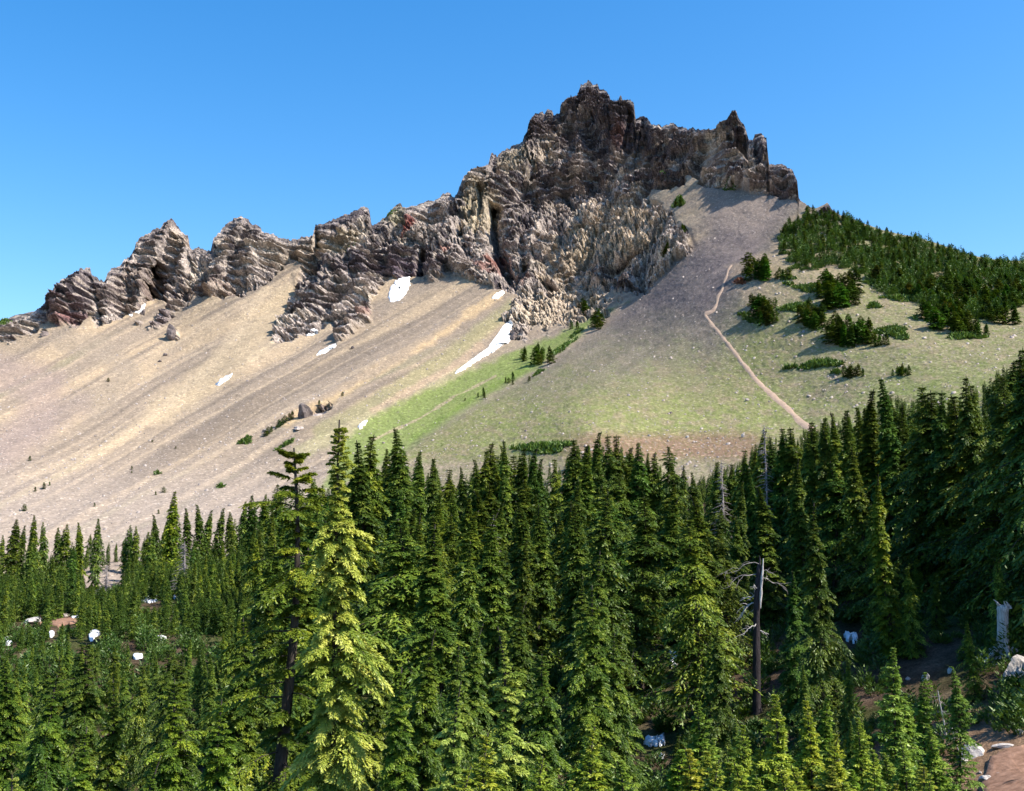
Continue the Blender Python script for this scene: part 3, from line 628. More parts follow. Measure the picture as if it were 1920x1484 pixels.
def gtint(kind=None):
    v = rnd.uniform(.75, 1.25)
    k = kind or rnd.choices(['green', 'olive', 'blue', 'gold'], (5, 3, 1.2, .9))[0]
    base = {'green': (1, 1, 1), 'olive': (1.18, 1.06, .85), 'blue': (.72, .92, 1.0), 'gold': (1.6, 1.35, .8), 'fresh': (1.7, 1.55, 1.0)}[k]
    return tuple(v * q_ for q_ in base)

def surf(px, py, lift=0.0):
    """points on the mountain's surface (bilinear between its vertices)"""
    px = np.atleast_1d(np.asarray(px, float)); py = np.atleast_1d(np.asarray(py, float)); out = np.zeros((len(px), 3))
    for q in range(len(px)):
        i = int(np.clip(np.searchsorted(px1, px[q]) - 1, 0, len(px1) - 2)); u = (px[q] - px1[i]) / (px1[i + 1] - px1[i]); pt = []
        for k in (i, i + 1):
            j = int(np.clip(np.searchsorted(PY[k], py[q]) - 1, 0, NR - 2)); v = np.clip((py[q] - PY[k, j]) / (PY[k, j + 1] - PY[k, j]), 0, 1)
            pt.append(P[k, j] * (1 - v) + P[k, j + 1] * v)
        out[q] = pt[0] * (1 - u) + pt[1] * u
        if lift: out[q] += mnorm(px[q], py[q]) * lift
    return out

# ------------------------------------------------------------------ the trail up the slope
def densify(pts, step):
    o = []
    for (x0, y0), (x1, y1) in zip(pts[:-1], pts[1:]):
        n = max(1, int(math.hypot(x1 - x0, y1 - y0) / step)); o += [(x0 + (x1 - x0) * k / n, y0 + (y1 - y0) * k / n) for k in range(n)]
    return np.array(o + [pts[-1]], float)
TRAIL = [(1372,497),(1363,508),(1362,520),(1352,545),(1345,560),(1344,573),(1335,584),(1320,589),(1331,604),(1353,630),(1376,660),(1402,693),(1425,720),(1443,739),(1462,754),(1479,769),(1498,790),(1530,812)]
tp_ = densify(TRAIL, 3.0); q_ = tp_.copy()
for _ in range(3): q_[1:-1] = (q_[:-2] + 2 * q_[1:-1] + q_[2:]) / 4
q_[:, 0] += 1.5 * noise(q_[:, 1] / 14, q_[:, 1] * 0 + 2.2)
tg_ = np.gradient(q_, axis=0); tg_ /= np.linalg.norm(tg_, axis=1)[:, None]; nn_ = np.stack([-tg_[:, 1], tg_[:, 0]], 1)
wd_ = np.interp(q_[:, 1], [497, 560, 700, 800], [3.0, 4.5, 7.0, 9.0]) * (1 + .35 * noise(q_[:, 1] / 9, q_[:, 0] / 9))
rows_ = [surf(*(q_ + nn_ * (wd_ * k)[:, None]).T, lift=l) for k, l in ((-.62, .0), (-.25, .14), (.25, .14), (.62, .0))]
Vt = np.stack(rows_, 1); it = np.arange(Vt.shape[0] * 4).reshape(-1, 4)
tag(obj('trail', mesh_np('trail', Vt.reshape(-1, 3), np.stack([it[:-1, :-1], it[1:, :-1], it[1:, 1:], it[:-1, 1:]], -1).reshape(-1, 4), [M_TRAIL], smooth=True)), kind='structure')

# ------------------------------------------------------------------ snow
def lump_sheet(name, pts, thick, on='mtn', mat_=None):
    """a closed lens of snow lying on the ground inside an outline given where it meets the ground"""
    pts = densify(pts + [pts[0]], 2.0 if on == 'mtn' else 3.0)[:-1]; c = pts.mean(0)
    if on != 'mtn': pts = c + (pts - c) * (.8, .62)
    rs = RS(int(abs(c[0] * 7 + c[1]))); sp = np.ptp(pts, axis=0); pts = pts + rs.normal(size=pts.shape) * .6
    pts = pts + np.stack([noise(pts[:, 0] / 4, pts[:, 1] / 4), noise(pts[:, 0] / 4 + 9, pts[:, 1] / 4)], 1) * np.minimum(sp * .4, 1.6 if on == 'mtn' else 6)
    n = len(pts); rings = [1.0, .93, .8, .6, .35, .1]; V = []
    for k in rings:
        q = c + (pts - c) * k
        if on == 'mtn': b = surf(q[:, 0], q[:, 1])
        else: b = np.array([hit(a[0], a[1]) for a in q])
        up3 = np.array([-.1, -.25, .95])
        b = b + up3 * (thick * (1 - k ** 4) ** .5 + (.12 if k < 1 else -.15)); V.append(b)
    V = np.array(V); V[1:, :, 2] += .12 * thick * noise(V[1:, :, 0] * .9, V[1:, :, 1] * .9)
    i = np.arange(len(rings) * n).reshape(len(rings), n)
    Fq = np.stack([i[:-1], np.roll(i[:-1], -1, 1), np.roll(i[1:], -1, 1), i[1:]], -1).reshape(-1, 4)
    return obj(name, mesh_np(name, V.reshape(-1, 3), Fq, [mat_ or M_SNOW], smooth=True))
SNOWM = [([(726,557),(731,540),(748,525),(758,519),(769,519),(768,535),(762,552),(750,563),(733,567)], .8, 'broad white snow patch at the foot of the dark banded cliff'),
 ([(952,603),(963,604),(955,630),(957,640),(928,658),(890,682),(862,698),(853,703),(892,676),(924,652),(942,626)], .9, 'longest snow tongue, running down beside the pale outcrop to the green gully'),
 ([(592,668),(600,659),(618,650),(634,645),(630,652),(612,661)], .5, 'thin slanting snow streak below the dark crags, above the boulder'),
 ([(922,560),(930,551),(945,547),(946,552),(933,562)], .4, 'tiny snow remnant under the dark chasm, near the head of the gully'),
 ([(404,722),(412,714),(424,706),(437,701),(434,706),(420,716),(408,724)], .4, 'narrow snow sliver alone on the tan scree'),
 ([(250,587),(260,577),(275,571),(272,580),(262,587)], .5, 'small snow patch at the foot of the pointed crag'),
 ([(571,628),(580,616),(590,615),(596,620),(586,629)], .4, 'small snow wedge between two rock outcrops below the ridge'),
 ([(672,803),(680,794),(690,789),(686,799),(676,806)], .4, 'small snow remnant at the lower edge of the green gully'),
 ([(240,592),(246,588),(250,590),(244,594)], .25, 'speck of snow beside the small patch under the pointed crag')]
for pts, th_, lb in SNOWM: tag(lump_sheet('snow_patch', pts, th_), lb, 'snow patch', 'snow patches on the mountain')
SNOWF = [([(262,1128),(270,1118),(285,1112),(300,1121),(298,1131),(280,1134)], 'flat white snow bank in the clearing among young conifers'),
 ([(322,1124),(326,1112),(334,1112),(332,1122),(328,1130)], 'small upright snow patch beside the flat bank in the clearing'),
 ([(163,1198),(170,1184),(182,1178),(190,1184),(188,1198),(176,1205),(166,1206)], 'rounded snow patch below the bare brown ground in the clearing'),
 ([(90,1195),(93,1184),(102,1184),(103,1196),(96,1200)], 'small snow patch just below the bare brown ground'),
 ([(5,1200),(8,1193),(20,1198),(22,1210),(12,1212)], 'snow patch half hidden by conifers at the clearing edge'),
 ([(248,1236),(252,1228),(266,1228),(270,1236),(260,1240)], 'thin snow strip showing between low young conifers'),
 ([(203,1092),(207,1088),(213,1088),(213,1094),(206,1096)], 'far small snow speck under the tall trees of the clearing'),
 ([(216,1088),(220,1084),(225,1086),(223,1093),(218,1094)], 'far round snow speck next to its twin under the tall trees'),
 ([(160,1086),(165,1080),(172,1082),(176,1090),(168,1095)], 'far broken snow bit at the back of the clearing'),
 ([(1202,1400),(1208,1388),(1225,1382),(1250,1380),(1256,1390),(1250,1402),(1215,1408)], 'bright snow bank lying among low shrubs in front of the dark trees'),
 ([(1252,1245),(1254,1214),(1264,1211),(1273,1214),(1272,1244),(1268,1264),(1260,1262)], 'upright strip of snow seen between two dark conifer trunks'),
 ([(1303,1268),(1306,1264),(1316,1266),(1314,1271),(1306,1271)], 'small snow bit close to the upright snow strip'),
 ([(1578,1196),(1582,1188),(1600,1187),(1613,1194),(1612,1208),(1598,1213),(1586,1206)], 'snow patch glimpsed under the dark boughs behind the thick trunks'),
 ([(1235,1424),(1240,1419),(1248,1421),(1246,1432),(1238,1431)], 'small snow lump just below the bright snow bank'),
 ([(1284,1484),(1290,1474),(1306,1472),(1312,1480),(1300,1490)], 'snow lump among bright young conifers at the picture\'s lower edge'),
 ([(130,1158),(142,1152),(156,1156),(150,1163),(136,1164)], 'thin snow strip touching the bare brown ground in the clearing'),
 ([(112,1216),(120,1208),(124,1214),(118,1224)], 'narrow upright snow bit left below the rounded patch'),
 ([(186,1222),(200,1214),(214,1222),(198,1230)], 'low snow bit between the rounded patch and the thin strip'),
 ([(290,1200),(300,1192),(312,1196),(304,1206)], 'small snow bit at the far side of the clearing from the brown ground'),
 ([(240,1084),(250,1080),(258,1086),(248,1090)], 'faint far snow speck right of the twin specks'),
 ([(128,1402),(131,1410),(134,1402),(132,1396)], 'tiny snow gap deep between foreground boughs'),
 ([(62,1340),(66,1332),(78,1334),(80,1344),(70,1348)], 'small snow patch seen through the nearest dark boughs'),
 ([(400,1360),(406,1350),(416,1352),(414,1364),(404,1366)], 'small snow patch beside the tall open olive conifer')]
for pts, lb in SNOWF: tag(lump_sheet('snow_patch', pts, .10, 'floor'), lb, 'snow patch', 'snow patches in the forest')

# ------------------------------------------------------------------ rocks
def rock_mesh(name, seed, sx, sy, sz, m_, sub=3, rough=.25):
    import bmesh
    bm = bmesh.new(); bmesh.ops.create_icosphere(bm, subdivisions=sub, radius=1.0)
    me = bpy.data.meshes.new(name); V = np.array([v.co[:] for v in bm.verts])
    q = RS(seed)
    for _ in range(9):                                   # split faces like broken lava
        n_ = q.normal(size=3); n_ /= np.linalg.norm(n_); d = .45 + .4 * q.rand(); t = V @ n_
        V = V - np.maximum(t - d, 0)[:, None] * n_ * .92
    V = V * (1 + rough * fbm(V[:, 0] * 1.6 + seed, V[:, 1] * 1.6, V[:, 2] * 1.6, 4))[:, None] * (sx, sy, sz)
    for v, c in zip(bm.verts, V): v.co = c
    bm.to_mesh(me); bm.free(); me.materials.append(m_); return me
def rock_on_slope(px, py, wpx, hpx, m_, lb, name='boulder', seed=1, group='boulders on the open slope', deep=.8):
    p = surf([px], [py])[0]; r = math.hypot(p[0], p[1]); k = r / FPX
    o = obj(name, rock_mesh(name, seed, wpx * k / 2, wpx * k / 2 * deep, hpx * k * .62, m_)); o.location = p + np.array([0, 0, hpx * k * .22]); o.rotation_euler = (0, .15, seed * .7)
    return tag(o, lb, name, group)
for a in [(327,634,24,30,M_ROCKD,'lone upright dark boulder on the tan scree under the ridge',3),(569,783,34,32,M_ROCKD,'large dark boulder with a shaded face beside the row of small firs',4),
          (603,768,48,12,M_ROCKP,'long pale slab lying just uphill of the large dark boulder',5),(590,779,40,9,M_ROCKP,'low slab tucked behind the large dark boulder',15),(662,654,10,6,M_ROCKD,'small dark stone alone below the thin snow streak',6),
          (1393,821,9,9,M_ROCKL,'white stone on the reddish bare strip above the forest, nearer the trail',7),(1289,821,7,5,M_ROCKL,'white stone on the reddish bare strip, farther from the trail',8),(1401,752,8,7,M_ROCKP,'grey stone on the meadow below the trail',9),
          (82,630,14,14,M_ROCKD,'dark block just below the lowest crag of the ridge',10),(268,590,12,14,M_ROCKD,'dark block beside the small snow patch under the pointed crag',11),
          (962,636,18,18,M_ROCKD,'dark rock at the top edge of the long snow tongue',12),(1256,776,12,4,M_ROCKD,'flat brown stone low on the meadow',13),(498,810,18,6,M_ROCKP,'pale flat rock at the lower end of the fir row',14),
          (560,806,30,7,M_ROCKP,'pale flat ledge below the large dark boulder',16),(310,668,9,7,M_ROCKD,'small dark stone in the line below the lone upright boulder, upper',17),(300,679,8,6,M_ROCKD,'small dark stone in the line below the lone upright boulder, lower',18)]:
    rock_on_slope(*a[:6], seed=a[6])
# loose stones strewn over the scree: beyond counting
q = RS(77); n_st = 15000; sx_ = q.rand(n_st) * 2000 - 40; sy_ = np.interp(sx_, px1, sky1) + 8 + (q.rand(n_st) ** .75) * (1010 - np.interp(sx_, px1, sky1))
vi = np.clip(np.searchsorted(px1, sx_), 0, len(px1) - 1); vj = np.array([min(NR - 1, np.searchsorted(PY[i], y_)) for i, y_ in zip(vi, sy_)])
dens = sstep(-.3, .5, fbm(sx_ / 70, sy_ / 40, o=3)) * .8 + .2; grn = C[vi, vj]; isg = grn[:, 1] > grn[:, 0] * 1.02
ok = (rockm[vi, vj] < .4) & (q.rand(n_st) < dens * np.where(isg, .25, 1)); vi, vj = vi[ok], vj[ok]
cube = np.array([(-1, -1, -.6), (1, -1, -.6), (1, 1, -.6), (-1, 1, -.6), (-.7, -.6, .7), (.6, -.7, .6), (.7, .6, .75), (-.5, .7, .6)])
cf = np.array([(0, 1, 5, 4), (1, 2, 6, 5), (2, 3, 7, 6), (3, 0, 4, 7), (4, 5, 6, 7)])
ns = len(vi); sz_ = np.minimum(.12 * np.exp(.5 * q.normal(size=ns)) * np.where(q.rand(ns) < .04, 2.0, 1), .36)
an = q.rand(ns) * 6.28; B = cube[None] * sz_[:, None, None] * (1 + .35 * q.normal(size=(ns, 8, 3)))
Bx = B[..., 0] * np.cos(an)[:, None] - B[..., 1] * np.sin(an)[:, None]; By = B[..., 0] * np.sin(an)[:, None] + B[..., 1] * np.cos(an)[:, None]
Vst = np.stack([Bx, By, B[..., 2]], -1) + P[vi, vj][:, None] + np.array([0, -.05, .05])
Fst = (cf[None] + (np.arange(ns) * 8)[:, None, None]).reshape(-1, 4)
tag(obj('scree_stones', mesh_np('scree_stones', Vst.reshape(-1, 3), Fst, [M_ROCKP])), 'pale and dark loose stones strewn over the scree', 'stones', None, 'stuff')

# ------------------------------------------------------------------ the forest
ENV = [(-300,960),(0,985),(60,965),(110,985),(170,972),(215,1000),(245,985),(280,975),(320,925),(340,950),(400,955),(450,940),(500,915),(560,890),(640,860),(680,835),(745,800),(800,855),(870,872),(930,832),(955,825),(1000,838),(1045,858),(1070,822),(1120,806),(1190,828),
       (1250,862),(1300,884),(1340,866),(1385,850),(1430,805),(1480,797),(1535,780),(1570,768),(1600,757),(1640,730),(1665,706),(1700,735),(1760,730),(1800,728),(1840,708),(1890,650),(1925,655),(2300,560)]
ex, ey = np.array([e[0] for e in ENV], float), np.array([e[1] for e in ENV], float)
NEAR = [(-300,1200),(400,1190),(470,1080),(560,960),(700,930),(850,930),(1000,900),(1400,870),(1600,800),(2300,640)]      # tops of trees under 90 m may not pass this
n1, n2 = np.array([e[0] for e in NEAR], float), np.array([e[1] for e in NEAR], float)
FRONT = [(-300,1290),(500,1270),(600,1200),(750,1180),(1000,1120),(1200,1130),(1260,1330),(1700,1330),(2300,1300)]         # ... and under 42 m this
f1_, f2_ = np.array([e[0] for e in FRONT], float), np.array([e[1] for e in FRONT], float)
KEEP = [(258,1105,304,1136,0),(318,1106,338,1132,0),(158,1172,194,1208,0),(86,1180,108,1202,0),(0,1192,26,1214,0),(242,1222,274,1242,0),(155,1078,230,1098,0),(95,1140,150,1168,0),(25,1148,80,1172,0),
        (1198,1376,1262,1412,0),(1248,1206,1276,1266,0),(1576,1184,1616,1214,0),(1678,1235,1740,1300,0),(1740,1240,1800,1290,0),(1800,1385,1920,1484,0),(1850,1120,1920,1300,0),(1395,1030,1470,1230,0),
        (1780,1290,1860,1380,0)]
for k_, (x0, y0, x1, y1, _) in enumerate(KEEP):
    KEEP[k_] = (x0, y0, x1, y1, float(np.hypot(*hit((x0 + x1) / 2, min(y1, 1484) - 4)[:2])) + (4 if x0 > 1300 else 2))
Z = lambda a, b: float(floor_z(np.array([a]), np.array([b]))[0])
# the trees one knows again
T = {}
T['hero'] = plant_px('hero', 634, 772, 30, (.98, .99, .82), rz=1.0, wide=.84)
T['open'] = plant_px('hero_open', 548, 826, 35, (1.75, 1.45, 1.0), rz=2.2)
T['slim'] = plant_px('hero_slim', 944, 1160, 29, (.85, .95, .9), rz=.4)
T['slim2'] = plant_px('hero_slim', 862, 1262, 27.5, (.8, .95, .9), rz=2.4)
T['cornertip'] = plant_px('hero_slim', 32, 1432, 22, (1.0, 1.05, 1.0), rz=1.9)
T['mid850'] = plant_px(('near', 1), 800, 1165, 34, (1.25, 1.2, 1.0))
T['mid1100'] = plant_px(('near', 0), 1112, 1090, 38, (1.15, 1.15, 1.0))
T['l1'] = plant_px(('near', 2), 330, 1262, 31, (1.45, 1.4, 1.0))
T['l2'] = plant_px(('near', 0), 455, 1150, 40, (1.15, 1.1, .9))
T['l3'] = plant_px(('near', 3), 215, 1265, 37, (1.2, 1.1, .9))
T['l4'] = plant_px(('near', 2), 95, 1255, 36, (1.0, 1.1, .9))
T['l5'] = plant_px(('near', 1), 15, 1215, 42, (1.05, 1.1, .9))
T['l6'] = plant_px(('near', 0), 420, 1300, 29, (1.3, 1.35, .9))
T['l7'] = plant_px(('near', 3), 160, 1350, 27, (1.2, 1.25, .9))
T['l8'] = plant_px(('near', 1), 280, 1400, 25, (1.3, 1.3, 1.0))
T['c1'] = plant_px(('near', 3), 745, 1240, 29, (1.2, 1.25, 1.0))
T['c2'] = plant_px(('near', 2), 1015, 1215, 36, (1.0, 1.1, 1.0))
T['c3'] = plant_px(('near', 0), 1155, 1180, 40, (1.0, 1.05, 1.0))
for px, top, r, k, tn in [(1105,1350,25,0,(.85,1,.9)),(1010,1400,24,2,(.8,1,.9)),(1168,1405,25,1,(.7,.95,1)),(1330,1370,27,1,(.7,.9,.9)),(1385,1345,28,2,(.75,.95,.9)),(1455,1285,24,1,(.85,1,.9)),(1510,1300,27,0,(.95,1.05,.8)),
                          (1420,1390,24,0,(1,1.1,.85)),(1560,1360,24,2,(.95,1.05,.8)),(1610,1330,26,1,(.8,1,.9)),(1672,1200,29,1,(.55,.8,1)),(1640,1400,23,0,(.8,1.0,.9)),(1700,1380,24,2,(.7,.95,1)),(1745,1345,26,1,(.6,.85,.9)),(1370,1440,22,1,(.9,1,.9)),
                          (1480,1430,21.5,2,(.95,1.05,.85)),(1590,1450,21,1,(.8,1,.95)),(1280,1400,27,0,(.65,.9,.9)),(1740,1440,22,0,(.7,1,1)),(1790,1240,36,1,(.45,.7,.9)),(905,1360,24,0,(.9,1,.9)),(1060,1445,21,1,(.8,1,.9)),
                          (860,1420,22,2,(.85,1,.9)),(1690,1290,33,2,(.5,.75,.8)),(1730,1250,36,1,(.5,.75,.8)),(1310,1300,33,1,(.5,.75,.8)),(1545,1290,31,1,(.6,.85,.8)),]:
    plant_px(('young', k), px, top, r, (tn[0] * 1.12, tn[1], tn[2] * .65), name='young_conifer', wide=rnd.uniform(.85, 1.2))
for k_ in range(34):
    a_, t_ = rnd.uniform(1255, 1765), rnd.uniform(1385, 1470)
    plant_px(('young', rnd.randrange(3)), a_, t_, rnd.uniform(20.5, 25) + (1470 - t_) * .05, (rnd.uniform(.7, 1.1), rnd.uniform(.85, 1.1), rnd.uniform(.5, .7)), name='young_conifer', wide=rnd.uniform(1.0, 1.5))
SIL = [(29,970,180),(44,982,185),(65,962,180),(82,976,185),(111,986,190),(128,980,185),(151,976,190),(183,968,165),(244,982,190),(256,984,188),(294,961,175),(326,917,165),(353,949,175),(376,942,175),(391,953,180),(414,949,180),(433,957,180),(458,936,170),(475,925,165),(498,923,160),(520,905,150),
       (676,818,75),(693,808,78),(749,794,98),(778,838,102),(805,853,104),(817,855,106),(841,875,110),(868,870,112),(890,855,112),(910,840,112),(924,826,114),(941,828,112),(954,819,110),(978,833,112),(1000,833,110),(1017,853,112),(1040,856,115),
       (1071,816,105),(1092,828,108),(1119,801,100),(1142,811,102),(1157,811,104),(1176,832,106),(1187,823,104),(1209,842,106),(1232,844,106),(1259,830,100),(1276,868,104),(1299,882,106),(1337,861,100),(1349,862,102),(1372,866,100),(1394,839,94),(1413,842,94),(1429,799,92),(1448,812,92),(1466,795,90),(1485,797,90),
       (1506,784,88),(1521,800,86),(1536,774,86),(1549,784,84),(1571,765,84),(1597,759,82),(1616,754,80),(1641,724,78),(1663,699,76),(1687,754,76),(1717,716,72),(1731,729,70),(1749,727,70),(1764,727,68),(1779,746,68),(1794,729,66),(1821,697,64),(1836,709,64),(1855,720,62),(1871,694,60),(1894,641,58),(1918,660,56),(1940,640,55)]
placed = [(t['o'].location.x, t['o'].location.y) for t in TREES]
for i, (px, top, r) in enumerate(SIL):
    key = ('mid', rnd.choice((0, 1, 3, 5, 6))) if r < 125 else ('far', rnd.choice((0, 1, 3, 5)))
    if (px, top) == (1259, 830): key = ('mid', 4)
    if 1700 < px: key = ('mid', rnd.choice((0, 2, 5)))
    o = plant_px(key, px, top, r, gtint(), wide=rnd.uniform(.8, 1.3)); placed.append((o.location.x, o.location.y))
    if (px, top) in ((1429, 799), (1349, 862)): o.children[0].color = (2.3, 1.9, 2.2, 1)
# everything between: grown on the ground at random, no tree rising past the forest's outline
cand = []; cell = {}
def free(x, y, d):
    ci, cj = int(x // 4), int(y // 4)
    for a in range(ci - 1, ci + 2):
        for b in range(cj - 1, cj + 2):
            for (u, v) in cell.get((a, b), ()):
                if (u - x) ** 2 + (v - y) ** 2 < d * d: return False
    return True
for x, y in placed: cell.setdefault((int(x // 4), int(y // 4)), []).append((x, y))
q = RS(99); NT = 15000; aa = q.uniform(-.53, .54, NT); rr_ = np.sqrt(q.uniform(34 ** 2, 215 ** 2, NT)); xx, yy = rr_ * np.sin(aa), rr_ * np.cos(aa); zz = floor_z(xx, yy) - .12
for i in np.argsort(q.rand(NT)):
    x, y, z, r = float(xx[i]), float(yy[i]), float(zz[i]), float(rr_[i])
    px, pb = (float(v) for v in proj(x, y, z))
    basin = (px < 470) and 88 < r < 168
    env = np.interp(px, ex, ey) + 14 + 100 * q.rand() ** 1.4
    if r < 92: env = max(env, np.interp(px, n1, n2) + 60 * q.rand())
    if r < 42: env = max(env, np.interp(px, f1_, f2_) + 60 * q.rand())
    h = q.uniform(1.8, 5.6) if basin else (q.uniform(6, 18) * (1.0 if r > 60 else .85) if q.rand() < .8 else q.uniform(3, 8))
    if basin and q.rand() < .15: h = q.uniform(6, 10)
    zt = ray(px, env)[2] * r
    h = min(h, float(zt) - z)
    if h < 1.2: continue
    d = (.8 if basin else 1.1) if h < 4.5 else 2.9
    if not free(x, y, d): continue
    top = float(proj(x, y, z + h)[1]); hw = .15 * h * FPX / r * .8
    bad = any(-2 < (x - sx0) * .94 - (y - sy0) * .34 < 16 and abs((x - sx0) * .34 + (y - sy0) * .94) < wd0 for sx0, sy0, wd0 in ((17, 38, 3.2), (11, 23, 4.0)))
    for (x0, y0, x1, y1, rm) in KEEP:
        if r < rm and px + hw > x0 and px - hw < x1 and top < y1 and pb > y0:
            yb = min(pb, y1); wq = hw * (yb - top) / max(1, pb - top)
            if px + wq > x0 and px - wq < x1: bad = True; break
    if bad: continue
    cell.setdefault((int(x // 4), int(y // 4)), []).append((x, y)); cand.append((r, px, top, pb, h, hw, x, y, z))
# which of them show: front to back over a coarse grid
grid = np.zeros((372, 480), bool)
def cover(px, top, pb, hw):
    y0, y1 = max(0, int(top / 4)), min(371, int(pb / 4)); seen = 0
    for yy_ in range(y0, y1 + 1):
        w_ = max(.6, hw * ((yy_ * 4 + 2 - top) / max(4, pb - top))) / 4; a, b = int(max(0, px / 4 - w_)), int(min(480, px / 4 + w_ + 1))
        if b > a: s_ = grid[yy_, a:b]; seen += int((~s_).sum()); s_[:] = True
    return seen
allt = [(t['r'], 0, t['px'], t['top'], t['bot'], .13 * t['h'] * FPX / t['r'], None) for t in TREES] + [(c[0], 1, c[1], c[2], c[3], c[5], c) for c in cand]
vis = []
for r, k, px, top, pb, hw, c in sorted(allt, key=lambda a: a[0]):
    n = cover(px, top, pb, hw)
    if k: vis.append((n, c))
vis.sort(key=lambda a: -a[0])
n_con = 292 - sum(1 for t in TREES if t['o'].name.startswith('conifer_tree'))
chosen = [c for n, c in vis[:n_con + 60] if c[4] >= 4.5][:n_con]; cs = set(id(c) for c in chosen)
young = [c for n, c in vis if c[4] < 4.5 and id(c) not in cs and n > 0][:90]; cs |= set(id(c) for c in young)
for r, px, top, pb, h, hw, x, y, z in chosen:
    key = ('near', rnd.randrange(4)) if r < 52 else (('mid', rnd.randrange(7)) if r < 118 else ('far', rnd.randrange(6)))
    plant(key, x, y, z, h, gtint(), wide=rnd.uniform(.95, 1.6) if h > 9 else rnd.uniform(.85, 1.1))
for r, px, top, pb, h, hw, x, y, z in young:
    plant(('mid', rnd.choice((0, 1, 3, 5, 6))) if r < 90 else ('far', rnd.choice((0, 1, 3))), x, y, z, h, tuple(v * 1.25 for v in gtint(rnd.choice(('green', 'green', 'olive')))), name='young_conifer', wide=rnd.uniform(.9, 1.2))
def mass(name, items, label, cat, foliage, seed):
    q = RS(seed); Vs, Fs, Ts, o = [], [], [], 0
    for (x, y, z, h, wd) in items:
        V, Fc, tn = LOW[q.randint(len(LOW))]; a = q.rand() * 6.28; s_ = h / 10.; c, s__ = math.cos(a), math.sin(a)
        W = np.stack([(V[:, 0] * c - V[:, 1] * s__) * s_ * wd + x, (V[:, 0] * s__ + V[:, 1] * c) * s_ * wd + y, V[:, 2] * s_ + z], 1)
        Vs.append(W.astype(np.float32)); Fs.append(Fc + o); Ts.append(np.clip(tn * q.uniform(.6, 1.15) , 0, 1)); o += len(W)
    ob = obj(name, mesh_np(name, np.concatenate(Vs), np.concatenate(Fs), [foliage], {'tint': np.concatenate(Ts)})); return tag(ob, label, cat, None, 'stuff')
rest = [(c[6], c[7], c[8], c[4], 1.0) for n, c in vis if id(c) not in cs]
q = RS(414)
for _ in range(5200):
    a_, r_ = q.uniform(-.50, -.22), math.sqrt(q.uniform(86 ** 2, 172 ** 2)); x, y = r_ * math.sin(a_), r_ * math.cos(a_)
    if not free(x, y, .75): continue
    z = float(gz(x, y)) - .1; h = q.uniform(1.0, 3.2); px, pb = (float(v) for v in proj(x, y, z)); top = float(proj(x, y, z + h)[1])
    if any(x0 < px < x1 and top < y1 - 3 and pb > y0 + 5 and r_ < rm for (x0, y0, x1, y1, rm) in KEEP if x1 < 400): continue
    cell.setdefault((int(x // 4), int(y // 4)), []).append((x, y)); rest.append((x, y, z, h, 1.35))
print('TREES', len(TREES), 'rest', len(rest), 'cand', len(cand))
mass('conifer_forest', rest, 'deep stand of dark conifers merging into one mass behind the nearer trees', 'forest', M_FOL, 4)
# low growth on the forest floor
def sprout(seed, n=120, tall=1.0):
    q = RS(seed); a = q.rand(n) * 6.28; rr = np.sqrt(q.rand(n)) * .5; zz_ = q.rand(n) * tall * (1 - rr * 1.3)
    A = np.stack([np.cos(a) * rr, np.sin(a) * rr, np.maximum(zz_, 0)], 1); d = np.stack([np.cos(a) * .8, np.sin(a) * .8, .5 + .6 * q.rand(n)], 1); d /= np.linalg.norm(d, axis=1)[:, None]
    sv = np.cross(d, q.normal(size=(n, 3))); sv /= np.linalg.norm(sv, axis=1)[:, None]; l_ = .17 * (.6 + .8 * q.rand(n, 1))
    return np.stack([A - sv * l_ * .22, A + sv * l_ * .22, A + d * l_], 1).reshape(-1, 3), np.repeat(q.rand(n), 3)
SPR = [sprout(200 + k, 230 + 20 * k, (.7, 1.0, 1.6)[k % 3]) for k in range(6)]
def growth(name, pts, label, cat, foliage, seed, tintf=(.5, 1.0)):
    q = RS(seed); Vs, Ts = [], []
    for (x, y, z, s_) in pts:
        V, tn = SPR[q.randint(6)]; a = q.rand() * 6.28; c, s__ = math.cos(a), math.sin(a); u = q.uniform(.8, 1.3)
        Vs.append(np.stack([(V[:, 0] * c - V[:, 1] * s__) * s_ * u + x, (V[:, 0] * s__ + V[:, 1] * c) * s_ * u + y, V[:, 2] * s_ + z], 1).astype(np.float32)); Ts.append(tn * q.uniform(*tintf))
    V = np.concatenate(Vs); return tag(obj(name, mesh_np(name, V, np.arange(len(V)).reshape(-1, 3), [foliage], {'tint': np.concatenate(Ts)})), label, cat, None, 'stuff')
q = RS(321); NG = 5200; aa = q.uniform(-.5, .5, NG); rg = 19 + 120 * q.rand(NG) ** 1.35; gx, gy = rg * np.sin(aa), rg * np.cos(aa); gzz = floor_z(gx, gy)
gp = []
for x, y, z, r in zip(gx, gy, gzz, rg):
    px, py = (float(v) for v in proj(x, y, z)); s_ = float(q.uniform(.4, 1.0)) * (1 + r / 240)
    if px > 1770 and r < 30: s_ *= .35
    if any(x0 - 8 < px < x1 + 8 and y0 < py < y1 + 55 * 25 / r and (y1 - y0) < 62 and py - y0 > -2 for (x0, y0, x1, y1, _) in KEEP): continue
    if 1670 < px < 1800 and 1230 < py < 1310 or (px > 1800 and py > 1385): continue
    gp.append((x, y, z - .05, s_))
growth('undergrowth', gp, 'low green shrubs and seedlings covering the forest floor', 'undergrowth', M_MAT, 6, (.3, 1.0))

